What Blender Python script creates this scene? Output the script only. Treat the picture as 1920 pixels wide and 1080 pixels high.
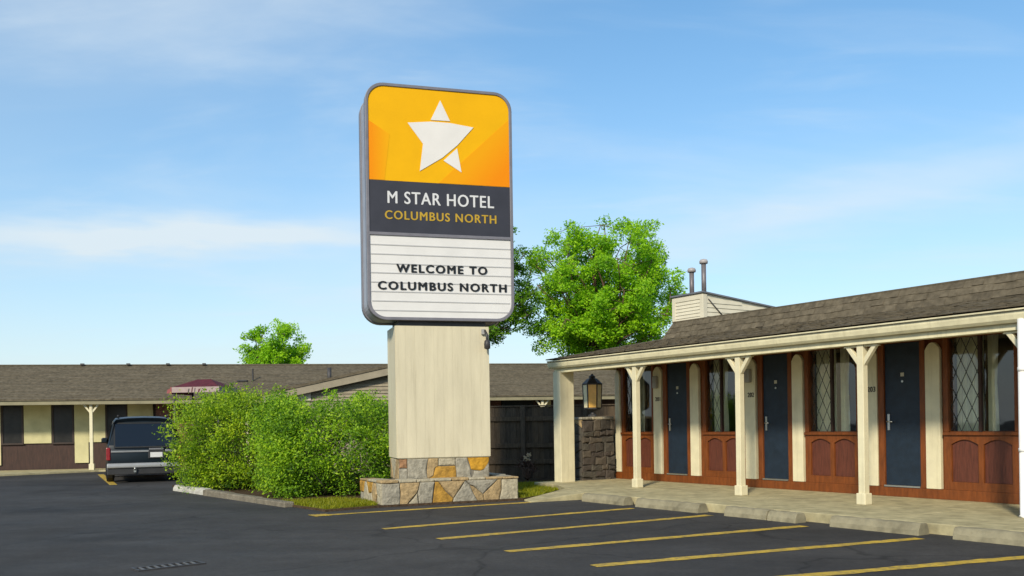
import bpy, math, random
import numpy as np
from mathutils import Vector, Matrix
random.seed(7); rng = np.random.default_rng(11)
R = math.radians
for o in list(bpy.data.objects): bpy.data.objects.remove(o)
scene = bpy.context.scene
C = scene.collection

# ------------------------------------------------------------ camera
cam = bpy.data.cameras.new('camera'); camo = bpy.data.objects.new('camera', cam); C.objects.link(camo)
cam.sensor_width = 36; cam.lens = 1750/1920*36
cam.shift_y = 255/1920; cam.shift_x = -3.8/1920
cam.clip_start = .1; cam.clip_end = 3000
camo.matrix_world = Matrix.Translation((0, 0, 1.39)) @ Matrix.Rotation(R(90), 4, 'X') @ Matrix.Rotation(-.015, 4, 'Z')
scene.camera = camo

# ------------------------------------------------------------ sky, sun, exposure
SUN_AZ = math.atan2(-.940, -.34)          # world angle of the direction towards the sun
SUN_EL = R(31)
sun = bpy.data.lights.new('sun', 'SUN'); suno = bpy.data.objects.new('sun', sun); C.objects.link(suno)
sun.energy = 2.6; sun.angle = R(6); sun.color = (1, .90, .72)
sd = Vector((math.cos(SUN_AZ)*math.cos(SUN_EL), math.sin(SUN_AZ)*math.cos(SUN_EL), math.sin(SUN_EL)))
suno.rotation_euler = sd.to_track_quat('Z', 'Y').to_euler(); suno.location = (-20, -20, 30)

world = bpy.data.worlds.new('World'); scene.world = world; world.use_nodes = True
nt = world.node_tree; N = nt.nodes; L = nt.links; N.clear()
def wn(t, **k):
    n = N.new(t)
    for a, b in k.items(): setattr(n, a, b)
    return n
sky = wn('ShaderNodeTexSky', sky_type='NISHITA', sun_disc=False)
sky.sun_elevation = SUN_EL; sky.sun_rotation = R(90) - SUN_AZ
sky.air_density = 1.0; sky.dust_density = .4; sky.ozone_density = 2.6; sky.altitude = 200
tc = wn('ShaderNodeTexCoord')
sep = wn('ShaderNodeSeparateXYZ'); L.new(tc.outputs['Generated'], sep.inputs[0])
def wmath(op, a, b=None, c=None, clamp=False):
    m = wn('ShaderNodeMath', operation=op, use_clamp=clamp)
    for i, x in enumerate((a, b, c)):
        if x is None: continue
        if isinstance(x, (int, float)): m.inputs[i].default_value = x
        else: L.new(x, m.inputs[i])
    return m.outputs[0]
zz = wmath('ADD', wmath('MAXIMUM', sep.outputs[2], 0), .16)
cx = wmath('DIVIDE', sep.outputs[0], zz); cy = wmath('DIVIDE', sep.outputs[1], zz)
comb = wn('ShaderNodeCombineXYZ'); L.new(cx, comb.inputs[0]); L.new(cy, comb.inputs[1])
def cloud(scale, rot, stretch, detail, lo, hi, off=(0, 0, 0), dist=.6):
    mp = wn('ShaderNodeMapping'); L.new(comb.outputs[0], mp.inputs[0])
    mp.inputs['Rotation'].default_value[2] = rot; mp.inputs['Scale'].default_value = (1, stretch, 1); mp.inputs['Location'].default_value = off
    nz = wn('ShaderNodeTexNoise'); L.new(mp.outputs[0], nz.inputs[0])
    nz.inputs['Scale'].default_value = scale; nz.inputs['Detail'].default_value = detail; nz.inputs['Roughness'].default_value = .55; nz.inputs['Distortion'].default_value = dist
    r = wn('ShaderNodeMapRange', interpolation_type='SMOOTHSTEP'); L.new(nz.outputs[0], r.inputs[0])
    r.inputs[1].default_value = lo; r.inputs[2].default_value = hi
    return r.outputs[0]
c1 = cloud(.75, R(14), 1.9, 8, .44, .80, (3.1, 1.7, 0))
c2 = cloud(.38, R(-8), 1.5, 5, .40, .80, (9.3, 4.2, 0), .3)
c3 = cloud(1.5, R(24), 3.2, 9, .50, .86, (1.3, 8.8, 0))
fac = wmath('ADD', wmath('MULTIPLY', c1, .36), wmath('ADD', wmath('MULTIPLY', c2, .34), wmath('MULTIPLY', c3, .22)))
# one long cirrus bank low in the north-west sky, a real patch of cloud fixed in direction
azm = wmath('ARCTAN2', sep.outputs[0], sep.outputs[1])
mpb = wn('ShaderNodeCombineXYZ'); L.new(azm, mpb.inputs[0]); L.new(sep.outputs[2], mpb.inputs[1])
nb = wn('ShaderNodeTexNoise'); nb.inputs['Scale'].default_value = 5; nb.inputs['Detail'].default_value = 8
mpm = wn('ShaderNodeMapping'); L.new(mpb.outputs[0], mpm.inputs[0]); mpm.inputs['Scale'].default_value = (1, 5, 1); L.new(mpm.outputs[0], nb.inputs[0])
wob = wmath('MULTIPLY', wmath('SUBTRACT', nb.outputs[0], .5), .07)
zc = wmath('ADD', sep.outputs[2], wob)
def bank(a0, wa, z0, wz, slope, g):
    da = wmath('DIVIDE', wmath('SUBTRACT', azm, a0), wa)
    dz = wmath('DIVIDE', wmath('SUBTRACT', wmath('SUBTRACT', zc, z0), wmath('MULTIPLY', wmath('SUBTRACT', azm, a0), slope)), wz)
    e = wmath('MULTIPLY', wmath('ADD', wmath('MULTIPLY', da, da), wmath('MULTIPLY', dz, dz)), -1.)
    return wmath('MULTIPLY', wmath('EXPONENT', e), g)
b1 = bank(-.36, .25, .187, .017, .05, .95)
b2 = bank(.30, .30, .205, .024, .17, .42)
fac = wmath('ADD', fac, wmath('ADD', b1, b2), clamp=False)
fac = wmath('MINIMUM', wmath('ADD', fac, .08), .90)
hz = wmath('POWER', wmath('SUBTRACT', 1., wmath('MAXIMUM', sep.outputs[2], 0)), 4.5)      # pale air towards the horizon, all round
hsv = wn('ShaderNodeHueSaturation'); L.new(sky.outputs[0], hsv.inputs['Color'])
hsv.inputs['Saturation'].default_value = 1.30; hsv.inputs['Hue'].default_value = .492; hsv.inputs['Value'].default_value = .95
mix = wn('ShaderNodeMix', data_type='RGBA'); L.new(fac, mix.inputs['Factor']); L.new(hsv.outputs[0], mix.inputs[6])
mix.inputs[7].default_value = (4.35, 4.85, 5.15, 1)
bg = wn('ShaderNodeBackground'); bg.inputs[1].default_value = .115
mixh = wn('ShaderNodeMix', data_type='RGBA'); L.new(wmath('MULTIPLY', hz, .92), mixh.inputs['Factor']); L.new(mix.outputs[2], mixh.inputs[6]); mixh.inputs[7].default_value = (3.55, 4.1, 4.4, 1)
L.new(mixh.outputs[2], bg.inputs[0])
wo = wn('ShaderNodeOutputWorld'); L.new(bg.outputs[0], wo.inputs[0])

vs = scene.view_settings
vs.view_transform = 'Standard'; vs.look = 'None'; vs.exposure = 0.7; vs.gamma = 1; vs.use_curve_mapping = False
scene.render.engine = 'CYCLES'
scene.cycles.max_bounces = 6; scene.cycles.transparent_max_bounces = 12

# ------------------------------------------------------------ materials
MATS = {}
def mat(name, col, rough=.7, amt=.18, scale=4., bump=0., bscale=60., spec=.4, metal=0., col2=None, det=6., stretch=(1, 1, 1), lo=.3, hi=.7, coat=0.):
    if name in MATS: return MATS[name]
    m = bpy.data.materials.new(name); m.use_nodes = True; MATS[name] = m
    t = m.node_tree; b = t.nodes['Principled BSDF']
    b.inputs['Roughness'].default_value = rough; b.inputs['Specular IOR Level'].default_value = spec; b.inputs['Metallic'].default_value = metal
    b.inputs['Coat Weight'].default_value = coat
    tcn = t.nodes.new('ShaderNodeTexCoord'); mp = t.nodes.new('ShaderNodeMapping'); mp.inputs['Scale'].default_value = stretch
    t.links.new(tcn.outputs['Object'], mp.inputs[0])
    nz = t.nodes.new('ShaderNodeTexNoise'); nz.inputs['Scale'].default_value = scale; nz.inputs['Detail'].default_value = det; nz.inputs['Roughness'].default_value = .6
    t.links.new(mp.outputs[0], nz.inputs[0])
    rm = t.nodes.new('ShaderNodeMapRange'); t.links.new(nz.outputs[0], rm.inputs[0]); rm.inputs[1].default_value = lo; rm.inputs[2].default_value = hi
    mx = t.nodes.new('ShaderNodeMix'); mx.data_type = 'RGBA'; t.links.new(rm.outputs[0], mx.inputs['Factor'])
    c2 = col2 if col2 else tuple(min(1, x*(1+amt)) for x in col); c1 = col if col2 else tuple(x*(1-amt) for x in col)
    mx.inputs[6].default_value = (*c1, 1); mx.inputs[7].default_value = (*c2, 1)
    t.links.new(mx.outputs[2], b.inputs['Base Color'])
    if bump:
        n2 = t.nodes.new('ShaderNodeTexNoise'); n2.inputs['Scale'].default_value = bscale; n2.inputs['Detail'].default_value = 4
        t.links.new(mp.outputs[0], n2.inputs[0])
        bp = t.nodes.new('ShaderNodeBump'); bp.inputs['Strength'].default_value = bump; bp.inputs['Distance'].default_value = .02
        t.links.new(n2.outputs[0], bp.inputs['Height']); t.links.new(bp.outputs[0], b.inputs['Normal'])
    return m
cream = mat('cream_paint', (.68, .62, .42), .55, .10, 3, .15, 40)
cream_wall = mat('cream_board', (.58, .52, .365), .6, .10, 1.5, .15, 30, stretch=(3, 3, .5))
def weather(m, col, amount):
    t = m.node_tree; b = t.nodes['Principled BSDF']; lk = b.inputs['Base Color'].links[0].from_socket
    tcn = t.nodes.new('ShaderNodeTexCoord'); mp = t.nodes.new('ShaderNodeMapping'); mp.inputs['Scale'].default_value = (7, 7, .45); t.links.new(tcn.outputs['Object'], mp.inputs[0])
    n = t.nodes.new('ShaderNodeTexNoise'); n.inputs['Scale'].default_value = 1.6; n.inputs['Detail'].default_value = 8; n.inputs['Roughness'].default_value = .7; t.links.new(mp.outputs[0], n.inputs[0])
    r = t.nodes.new('ShaderNodeMapRange'); r.inputs[1].default_value = .52; r.inputs[2].default_value = .74; r.inputs[4].default_value = amount; t.links.new(n.outputs[0], r.inputs[0])
    mx = t.nodes.new('ShaderNodeMix'); mx.data_type = 'RGBA'; t.links.new(r.outputs[0], mx.inputs['Factor']); t.links.new(lk, mx.inputs[6]); mx.inputs[7].default_value = (*col, 1); t.links.new(mx.outputs[2], b.inputs['Base Color'])
weather(cream, (.36, .31, .19), .45); weather(cream_wall, (.36, .31, .20), .38)
trimc = mat('cream_trim', (.70, .64, .42), .5, .12, 5, .1, 50)
weather(trimc, (.38, .33, .20), .4)
brown = mat('stained_wood', (.172, .048, .009), .5, .3, 5, .3, 40, spec=.35, stretch=(4, 4, .7))
brown_panel = mat('stained_panel', (.105, .030, .016), .55, .3, 8, .25, 60, stretch=(5, 5, .6))
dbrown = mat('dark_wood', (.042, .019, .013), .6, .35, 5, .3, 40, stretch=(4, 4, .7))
navy = mat('navy_door', (.011, .021, .036), .5, .25, 6, .2, 90)
metal = mat('brushed_metal', (.55, .54, .50), .35, .1, 20, metal=.9)
dmetal = mat('dark_metal', (.045, .042, .042), .5, .3, 10, .1, 60)
shingle = mat('shingle', (.130, .108, .073), .9, .35, 9, .6, 140, spec=.15)
shingle_b = mat('shingle_pale', (.142, .118, .080), .9, .35, 9, .6, 140, spec=.15)
shingle_c = mat('shingle_deep', (.118, .098, .067), .9, .35, 9, .6, 140, spec=.15)
flatroof = mat('flat_roof', (.16, .15, .13), .9, .2, 3)
white = mat('white_paint', (.78, .77, .74), .4, .06, 6, .05, 30)
concrete = mat('concrete', (.43, .375, .215), .85, .30, 4.5, .5, 160, spec=.2)
concrete_s = mat('concrete_stop', (.27, .24, .155), .85, .30, 5, .6, 90, spec=.2)
curtain = mat('curtain', (.86, .83, .56), .9, .12, 5, 0)
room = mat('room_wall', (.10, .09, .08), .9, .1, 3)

def asphalt_mat():
    m = bpy.data.materials.new('asphalt'); m.use_nodes = True; t = m.node_tree; b = t.nodes['Principled BSDF']
    tcn = t.nodes.new('ShaderNodeTexCoord')
    def nz(s, d, r=.6, st=None):
        n = t.nodes.new('ShaderNodeTexNoise'); n.inputs['Scale'].default_value = s; n.inputs['Detail'].default_value = d; n.inputs['Roughness'].default_value = r
        if st:
            mp = t.nodes.new('ShaderNodeMapping'); mp.inputs['Scale'].default_value = st; mp.inputs['Rotation'].default_value[2] = R(20); t.links.new(tcn.outputs['Object'], mp.inputs[0]); t.links.new(mp.outputs[0], n.inputs[0])
        else: t.links.new(tcn.outputs['Object'], n.inputs[0])
        return n.outputs[0]
    def rng_(x, a, b_, c, d):
        r = t.nodes.new('ShaderNodeMapRange'); t.links.new(x, r.inputs[0])
        for i, v in enumerate((a, b_, c, d)): r.inputs[1+i].default_value = v
        return r.outputs[0]
    def mul(a, b_):
        m_ = t.nodes.new('ShaderNodeMath'); m_.operation = 'MULTIPLY'; t.links.new(a, m_.inputs[0]); t.links.new(b_, m_.inputs[1]); return m_.outputs[0]
    big = rng_(nz(.33, 5, .55, (.6, 1.2, 1)), .3, .7, .66, 1.38)
    mid = rng_(nz(2.2, 8, .7), .3, .7, .80, 1.22)
    grit = rng_(nz(17, 6, .75), .3, .7, .74, 1.28)
    fine = rng_(nz(95, 3, .8), .3, .7, .62, 1.42)
    stain = rng_(nz(.55, 3, .5, (1.0, .7, 1)), .60, .70, 1.0, .72)
    worn = rng_(nz(.21, 4, .6, (.35, 1.1, 1)), .56, .72, 1.0, 1.30)
    vo = t.nodes.new('ShaderNodeTexVoronoi'); vo.feature = 'DISTANCE_TO_EDGE'; vo.inputs['Scale'].default_value = .28
    ds = t.nodes.new('ShaderNodeVectorMath'); ds.operation = 'MULTIPLY_ADD'; nn = t.nodes.new('ShaderNodeTexNoise'); nn.inputs['Scale'].default_value = 1.3; nn.inputs['Detail'].default_value = 6
    t.links.new(tcn.outputs['Object'], nn.inputs[0]); t.links.new(nn.outputs['Color'], ds.inputs[0]); ds.inputs[1].default_value = (.9, .9, .9); t.links.new(tcn.outputs['Object'], ds.inputs[2]); t.links.new(ds.outputs[0], vo.inputs['Vector'])
    crack = rng_(vo.outputs['Distance'], .0, .010, .55, 1.0)
    f = mul(mul(mul(mul(mul(mul(big, mid), grit), fine), stain), worn), crack)
    vm = t.nodes.new('ShaderNodeVectorMath'); vm.operation = 'SCALE'; vm.inputs[0].default_value = (.043, .0405, .038); t.links.new(f, vm.inputs['Scale'])
    t.links.new(vm.outputs[0], b.inputs['Base Color'])
    t.links.new(rng_(nz(.8, 4), .3, .7, .72, .9), b.inputs['Roughness']); b.inputs['Specular IOR Level'].default_value = .25
    bp = t.nodes.new('ShaderNodeBump'); bp.inputs['Strength'].default_value = .55; bp.inputs['Distance'].default_value = .008
    t.links.new(nz(130, 3, .8), bp.inputs['Height']); t.links.new(bp.outputs[0], b.inputs['Normal'])
    return m
asphalt = asphalt_mat()
def line_mat():
    m = mat('line_paint', (.55, .36, .035), .7, .2, 3, .3, 120)
    t = m.node_tree; b = t.nodes['Principled BSDF']; lk = b.inputs['Base Color'].links[0].from_socket
    n = t.nodes.new('ShaderNodeTexNoise'); n.inputs['Scale'].default_value = 9; n.inputs['Detail'].default_value = 9; n.inputs['Roughness'].default_value = .75
    tcn = t.nodes.new('ShaderNodeTexCoord'); t.links.new(tcn.outputs['Object'], n.inputs[0])
    r = t.nodes.new('ShaderNodeMapRange'); r.inputs[1].default_value = .46; r.inputs[2].default_value = .64; t.links.new(n.outputs[0], r.inputs[0])
    r.inputs[4].default_value = .75
    mx = t.nodes.new('ShaderNodeMix'); mx.data_type = 'RGBA'; t.links.new(r.outputs[0], mx.inputs['Factor']); t.links.new(lk, mx.inputs[6]); mx.inputs[7].default_value = (.09, .085, .07, 1)
    t.links.new(mx.outputs[2], b.inputs['Base Color'])
    return m
yellow = line_mat()
def glass_mat(name, tint, rough=.03, base=.06):
    m = bpy.data.materials.new(name); m.use_nodes = True; t = m.node_tree; t.nodes.clear()
    o = t.nodes.new('ShaderNodeOutputMaterial'); tr = t.nodes.new('ShaderNodeBsdfTransparent'); tr.inputs[0].default_value = (*tint, 1)
    g = t.nodes.new('ShaderNodeBsdfGlossy'); g.inputs['Roughness'].default_value = rough
    fr = t.nodes.new('ShaderNodeFresnel'); fr.inputs[0].default_value = 1.5
    ad = t.nodes.new('ShaderNodeMath'); ad.operation = 'MULTIPLY_ADD'; ad.inputs[1].default_value = 1.2; ad.inputs[2].default_value = base; ad.use_clamp = True; t.links.new(fr.outputs[0], ad.inputs[0])
    tcn = t.nodes.new('ShaderNodeTexCoord'); n = t.nodes.new('ShaderNodeTexNoise'); n.inputs['Scale'].default_value = 2.5; t.links.new(tcn.outputs['Object'], n.inputs[0])
    bp = t.nodes.new('ShaderNodeBump'); bp.inputs['Strength'].default_value = .08; bp.inputs['Distance'].default_value = .02; t.links.new(n.outputs[0], bp.inputs['Height']); t.links.new(bp.outputs[0], g.inputs['Normal'])
    mx = t.nodes.new('ShaderNodeMixShader'); t.links.new(ad.outputs[0], mx.inputs[0]); t.links.new(tr.outputs[0], mx.inputs[1]); t.links.new(g.outputs[0], mx.inputs[2]); t.links.new(mx.outputs[0], o.inputs[0])
    return m
glass = glass_mat('window_glass', (.93, .95, .93))
dglass = glass_mat('dark_glass', (.10, .12, .13), .06, .04)
def leaf_mat(name, c1, c2, c3, trans=.35):
    m = bpy.data.materials.new(name); m.use_nodes = True; t = m.node_tree; t.nodes.clear()
    o = t.nodes.new('ShaderNodeOutputMaterial'); at = t.nodes.new('ShaderNodeAttribute'); at.attribute_name = 'rnd'
    cr = t.nodes.new('ShaderNodeValToRGB'); t.links.new(at.outputs['Fac'], cr.inputs[0])
    cr.color_ramp.elements[0].color = (*c1, 1); cr.color_ramp.elements[1].color = (*c3, 1); e = cr.color_ramp.elements.new(.55); e.color = (*c2, 1)
    p = t.nodes.new('ShaderNodeBsdfPrincipled'); t.links.new(cr.outputs[0], p.inputs['Base Color']); p.inputs['Roughness'].default_value = .5; p.inputs['Specular IOR Level'].default_value = .3
    tr = t.nodes.new('ShaderNodeBsdfTranslucent'); t.links.new(cr.outputs[0], tr.inputs[0])
    mx = t.nodes.new('ShaderNodeMixShader'); mx.inputs[0].default_value = trans; t.links.new(p.outputs[0], mx.inputs[1]); t.links.new(tr.outputs[0], mx.inputs[2]); t.links.new(mx.outputs[0], o.inputs[0])
    return m
leaf_tree = leaf_mat('tree_leaf', (.12, .32, .008), (.31, .60, .012), (.47, .74, .02), .5)
leaf_dark = leaf_mat('tree_leaf_deep', (.07, .19, .010), (.14, .31, .012), (.22, .42, .018), .48)
leaf_bush = leaf_mat('shrub_leaf', (.045, .12, .010), (.25, .42, .012), (.50, .64, .020), .48)
leaf_bush2 = leaf_mat('shrub_leaf_b', (.04, .12, .012), (.24, .45, .016), (.46, .65, .024), .48)
grass_m = leaf_mat('grass_blade', (.12, .16, .008), (.24, .26, .008), (.36, .33, .012), .35)
bark = mat('bark', (.13, .075, .05), .9, .3, 12, .6, 40)
bark_d = mat('bark_grey', (.09, .075, .06), .9, .3, 12, .6, 40)
soil = mat('mulch', (.075, .050, .030), .95, .45, 14, .8, 60, spec=.1)
turf = mat('turf', (.10, .105, .012), .95, .4, 6, .6, 60, spec=.1, col2=(.17, .15, .018))

# ------------------------------------------------------------ mesh helpers
class MB:
    def __init__(s): s.v = []; s.f = []; s.s = []
    def add(s, vs_, fs, smooth=False):
        k = len(s.v); s.v += [tuple(p) for p in vs_]; s.f += [tuple(i+k for i in f) for f in fs]; s.s += [smooth]*len(fs); return s
    def box(s, x0, x1, y0, y1, z0, z1):
        p = [(x0, y0, z0), (x1, y0, z0), (x1, y1, z0), (x0, y1, z0), (x0, y0, z1), (x1, y0, z1), (x1, y1, z1), (x0, y1, z1)]
        return s.add(p, [(0, 3, 2, 1), (4, 5, 6, 7), (0, 1, 5, 4), (1, 2, 6, 5), (2, 3, 7, 6), (3, 0, 4, 7)])
    def prism_y(s, poly, y0, y1):      # poly of (x,z), counter-clockwise seen from -y
        n = len(poly)
        v = [(x, y0, z) for x, z in poly]+[(x, y1, z) for x, z in poly]
        f = [tuple(range(n)), tuple(range(2*n-1, n-1, -1))]+[(i, i+n, (i+1) % n+n, (i+1) % n) for i in range(n)]
        return s.add(v, f)
    def prism_x(s, poly, x0, x1):      # poly of (y,z), counter-clockwise seen from +x
        n = len(poly)
        v = [(x1, y, z) for y, z in poly]+[(x0, y, z) for y, z in poly]
        f = [tuple(range(n)), tuple(range(2*n-1, n-1, -1))]+[(i, i+n, (i+1) % n+n, (i+1) % n) for i in range(n)]
        return s.add(v, f)
    def prism_z(s, poly, z0, z1):
        n = len(poly); z1s = z1 if isinstance(z1, (list, tuple)) else [z1]*n
        v = [(x, y, z1s[i]) for i, (x, y) in enumerate(poly)]+[(x, y, z0) for x, y in poly]
        f = [tuple(range(n)), tuple(range(2*n-1, n-1, -1))]+[(i, i+n, (i+1) % n+n, (i+1) % n) for i in range(n)]
        return s.add(v, f)
    def tube(s, pts, rad, n=8, cap=True):
        pts = [Vector(p) for p in pts]
        if isinstance(rad, (int, float)): rad = [rad]*len(pts)
        vs_ = []; fs = []
        for i, p in enumerate(pts):
            d = (pts[min(i+1, len(pts)-1)]-pts[max(i-1, 0)]).normalized()
            a = d.orthogonal().normalized() if abs(d.z) < .99 else Vector((1, 0, 0)); b = d.cross(a)
            if i and a.dot(pa) < 0: a, b = -a, -b
            pa = a
            for k in range(n):
                t = 2*math.pi*k/n; vs_.append(p+(a*math.cos(t)+b*math.sin(t))*rad[i])
        for i in range(len(pts)-1):
            for k in range(n): fs.append((i*n+k, i*n+(k+1) % n, (i+1)*n+(k+1) % n, (i+1)*n+k))
        if cap: fs += [tuple(range(n-1, -1, -1)), tuple((len(pts)-1)*n+k for k in range(n))]
        return s.add(vs_, fs, True)
    def lathe(s, prof, n=12, c=(0, 0)):
        vs_ = []; fs = []
        for r, z in prof:
            for k in range(n):
                t = 2*math.pi*k/n; vs_.append((c[0]+r*math.cos(t), c[1]+r*math.sin(t), z))
        for i in range(len(prof)-1):
            for k in range(n): fs.append((i*n+k, i*n+(k+1) % n, (i+1)*n+(k+1) % n, (i+1)*n+k))
        fs += [tuple(range(n-1, -1, -1)), tuple((len(prof)-1)*n+k for k in range(n))]
        return s.add(vs_, fs, n > 8)
    def mesh(s, name, m):
        me = bpy.data.meshes.new(name); me.from_pydata(s.v, [], s.f)
        me.polygons.foreach_set('use_smooth', s.s); me.materials.append(m); me.update(); return me
    def build(s, name, m, parent=None, bevel=0., loc=(0, 0, 0), rotz=0):
        return link(name, s.mesh(name, m), parent, bevel, loc, rotz)
def link(name, me, parent=None, bevel=0., loc=(0, 0, 0), rotz=0):
    o = bpy.data.objects.new(name, me); C.objects.link(o); o.parent = parent; o.location = loc; o.rotation_euler = (0, 0, rotz)
    if bevel:
        b = o.modifiers.new('bevel', 'BEVEL'); b.width = bevel; b.segments = 2; b.limit_method = 'ANGLE'; b.angle_limit = R(40)
    return o
def tag(o, label, cat, group=None):
    o['label'] = label; o['category'] = cat
    if group: o['group'] = group
    return o
def struct(o): o['kind'] = 'structure'; return o
def stuff(o): o['kind'] = 'stuff'; return o
def empty(name, loc, rotz=0):
    o = bpy.data.objects.new(name, None); C.objects.link(o); o.location = loc; o.rotation_euler = (0, 0, rotz); o.empty_display_size = .2; return o
def quads(name, cen, nrm, size, m, parent=None, aspect=.5):
    """many leaf-shaped quads as one mesh, each with its own random tone"""
    n = len(cen); nrm = nrm/np.linalg.norm(nrm, axis=1)[:, None]
    t = rng.normal(size=(n, 3)); t -= nrm*(t*nrm).sum(1)[:, None]; t /= np.linalg.norm(t, axis=1)[:, None]
    b = np.cross(nrm, t); s = size*rng.uniform(.6, 1.35, n)[:, None]
    V = np.stack([cen-t*s, cen-b*s*aspect+nrm*s*.12, cen+t*s, cen+b*s*aspect+nrm*s*.12], 1).reshape(-1, 3)
    me = bpy.data.meshes.new(name); me.vertices.add(4*n); me.vertices.foreach_set('co', V.astype(np.float32).ravel())
    me.loops.add(4*n); me.loops.foreach_set('vertex_index', np.arange(4*n, dtype=np.int32))
    me.polygons.add(n); me.polygons.foreach_set('loop_start', np.arange(0, 4*n, 4, dtype=np.int32))
    a = me.attributes.new('rnd', 'FLOAT', 'FACE')
    return me, a, n
def finish_quads(me, a, vals, m, name, parent):
    a.data.foreach_set('value', vals.astype(np.float32)); me.materials.append(m); me.update(); me.validate()
    return link(name, me, parent)

# ------------------------------------------------------------ ground
lot = struct(MB().add([(-400, -120, 0), (400, -120, 0), (400, 600, 0), (-400, 600, 0)], [(0, 1, 2, 3)]).build('asphalt_lot', asphalt))
OX, OY = 3.792, 15.644; U = (.541, -.841); V_ = (.841, .541); RA = R(-57.265)
def uvw(u, v): return (OX+u*U[0]+v*V_[0], OY+u*U[1]+v*V_[1])
def parking_line(u0, v0, u1, v1, w=.17):
    a = Vector(uvw(u0, v0)); b = Vector(uvw(u1, v1)); d = (b-a).normalized(); n = Vector((-d.y, d.x))*w/2
    k = 26; vs_ = []; fs = []
    for i in range(k+1):
        p = a.lerp(b, i/k); j = n*(1+random.uniform(-.16, .16)); s_ = n*random.uniform(-.08, .08)
        vs_ += [(*(p-j+s_), .004), (*(p+j+s_), .004)]
    fs = [(2*i, 2*i+2, 2*i+3, 2*i+1) for i in range(k)]
    return MB().add(vs_, fs).build('parking_line', yellow, lot)
for q in [(-2.87, -6.25, -2.62, -2.52), (-.44, -6.35, -.53, -1.92), (1.03, -6.29, 1.08, -1.8), (2.5, -6.24, 2.9, -1.9), (3.9, -6.13, 4.58, -1.92), (5.25, -6.2, 6.2, -1.95), (6.7, -6.2, 7.8, -1.95)]: parking_line(*q)
l = parking_line(-2.87, -6.45, -2.87, -6.15, .34); l.location.z = .003
# yellow bay line beside the van
a = Vector((-13.0, 29.3)); b = Vector((-10.15, 23.6)); d = (b-a).normalized(); n = Vector((-d.y, d.x))*.09
MB().add([(*(a-n), .004), (*(b-n), .004), (*(b+n), .004), (*(a+n), .004)], [(0, 1, 2, 3)]).build('parking_line', yellow, lot)

# concrete walk in front of the rooms (local frame of the motel)
walk = struct(empty('concrete_walkway', (OX, OY, 0), RA))
xs = [-5.62, -2.45, 0.6, 3.7, 6.8, 9.9, 13]
for i in range(len(xs)-1):
    x0, x1 = xs[i]+.004, xs[i+1]-.004
    if i == 0: poly = [(-2.46, -1.42), (-2.454, 1.9), (-5.62, 1.9), (-5.62, -.40), (-4.65, -.5), (-3.62, -1.0)]; MB().prism_z(poly, -.05, .13).build('slab', concrete, walk, .012)
    else: MB().box(x0, x1, -1.42, 1.9, -.05, .13).build('slab', concrete, walk, .014)
MB().prism_z([(-2.465, -1.425), (-3.62, -1.01), (-2.95, -2.42), (-2.60, -2.52)], -.05, [.126, .126, .03, .02]).build('ramp', concrete, walk, .01)

# planting bed
bed = struct(MB().prism_z([(-8.3, 22.6), (-7.55, 21.0), (-6.35, 19.45), (-3.85, 16.25), (-3.1, 15.25), (-2.3, 15.9), (.15, 16.95), (.5, 17.6), (1.35, 20.4), (.95, 21.3), (2.2, 23.2), (-1.5, 24), (-5, 24.4), (-7.4, 24.2)], -.05, .035).build('planting_bed', soil))
def grass(poly, n, h, name, label):
    poly = np.array(poly); lo, hi = poly.min(0), poly.max(0); pts = []
    while len(pts) < n:
        p = rng.uniform(lo, hi); ins = False; j = len(poly)-1
        for i in range(len(poly)):
            if (poly[i, 1] > p[1]) != (poly[j, 1] > p[1]) and p[0] < (poly[j, 0]-poly[i, 0])*(p[1]-poly[i, 1])/(poly[j, 1]-poly[i, 1])+poly[i, 0]: ins = not ins
            j = i
        if ins: pts.append(p)
    pts = np.array(pts); k = len(pts); hh = h*rng.uniform(.5, 1.3, k); an = rng.uniform(0, 6.28, k); w = .009
    ln = rng.normal(0, .45, (k, 2))*hh[:, None]
    V = np.zeros((k, 3, 3)); V[:, 0, :2] = pts-np.stack([np.cos(an), np.sin(an)], 1)*w; V[:, 1, :2] = pts+np.stack([np.cos(an), np.sin(an)], 1)*w; V[:, 2, :2] = pts+ln
    V[:, :2, 2] = .036; V[:, 2, 2] = .036+hh
    me = bpy.data.meshes.new(name); me.from_pydata(V.reshape(-1, 3).tolist(), [], np.arange(3*k).reshape(-1, 3).tolist())
    at = me.attributes.new('rnd', 'FLOAT', 'FACE'); at.data.foreach_set('value', rng.beta(2, 2, k).astype(np.float32)); me.materials.append(grass_m)
    o = stuff(link(name, me)); o['label'] = label; o['category'] = 'grass'; return o
ga = [(-4.3, 17.0), (-3.85, 16.3), (-3.1, 15.3), (-2.35, 15.95), (-2.6, 16.9), (-3.3, 17.5)]
gb = [(.12, 17.0), (.48, 17.6), (1.3, 20.35), (.9, 21.2), (-.1, 21.2), (-.2, 18)]
MB().prism_z(ga, .02, .042).build('turf', turf, bed); MB().prism_z(gb, .02, .042).build('turf', turf, bed)
grass(ga, 5200, .055, 'grass', 'yellow green grass left of the stone planter')
grass(gb, 5200, .06, 'grass', 'green grass between the stone planter and the porch pillar')

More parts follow.
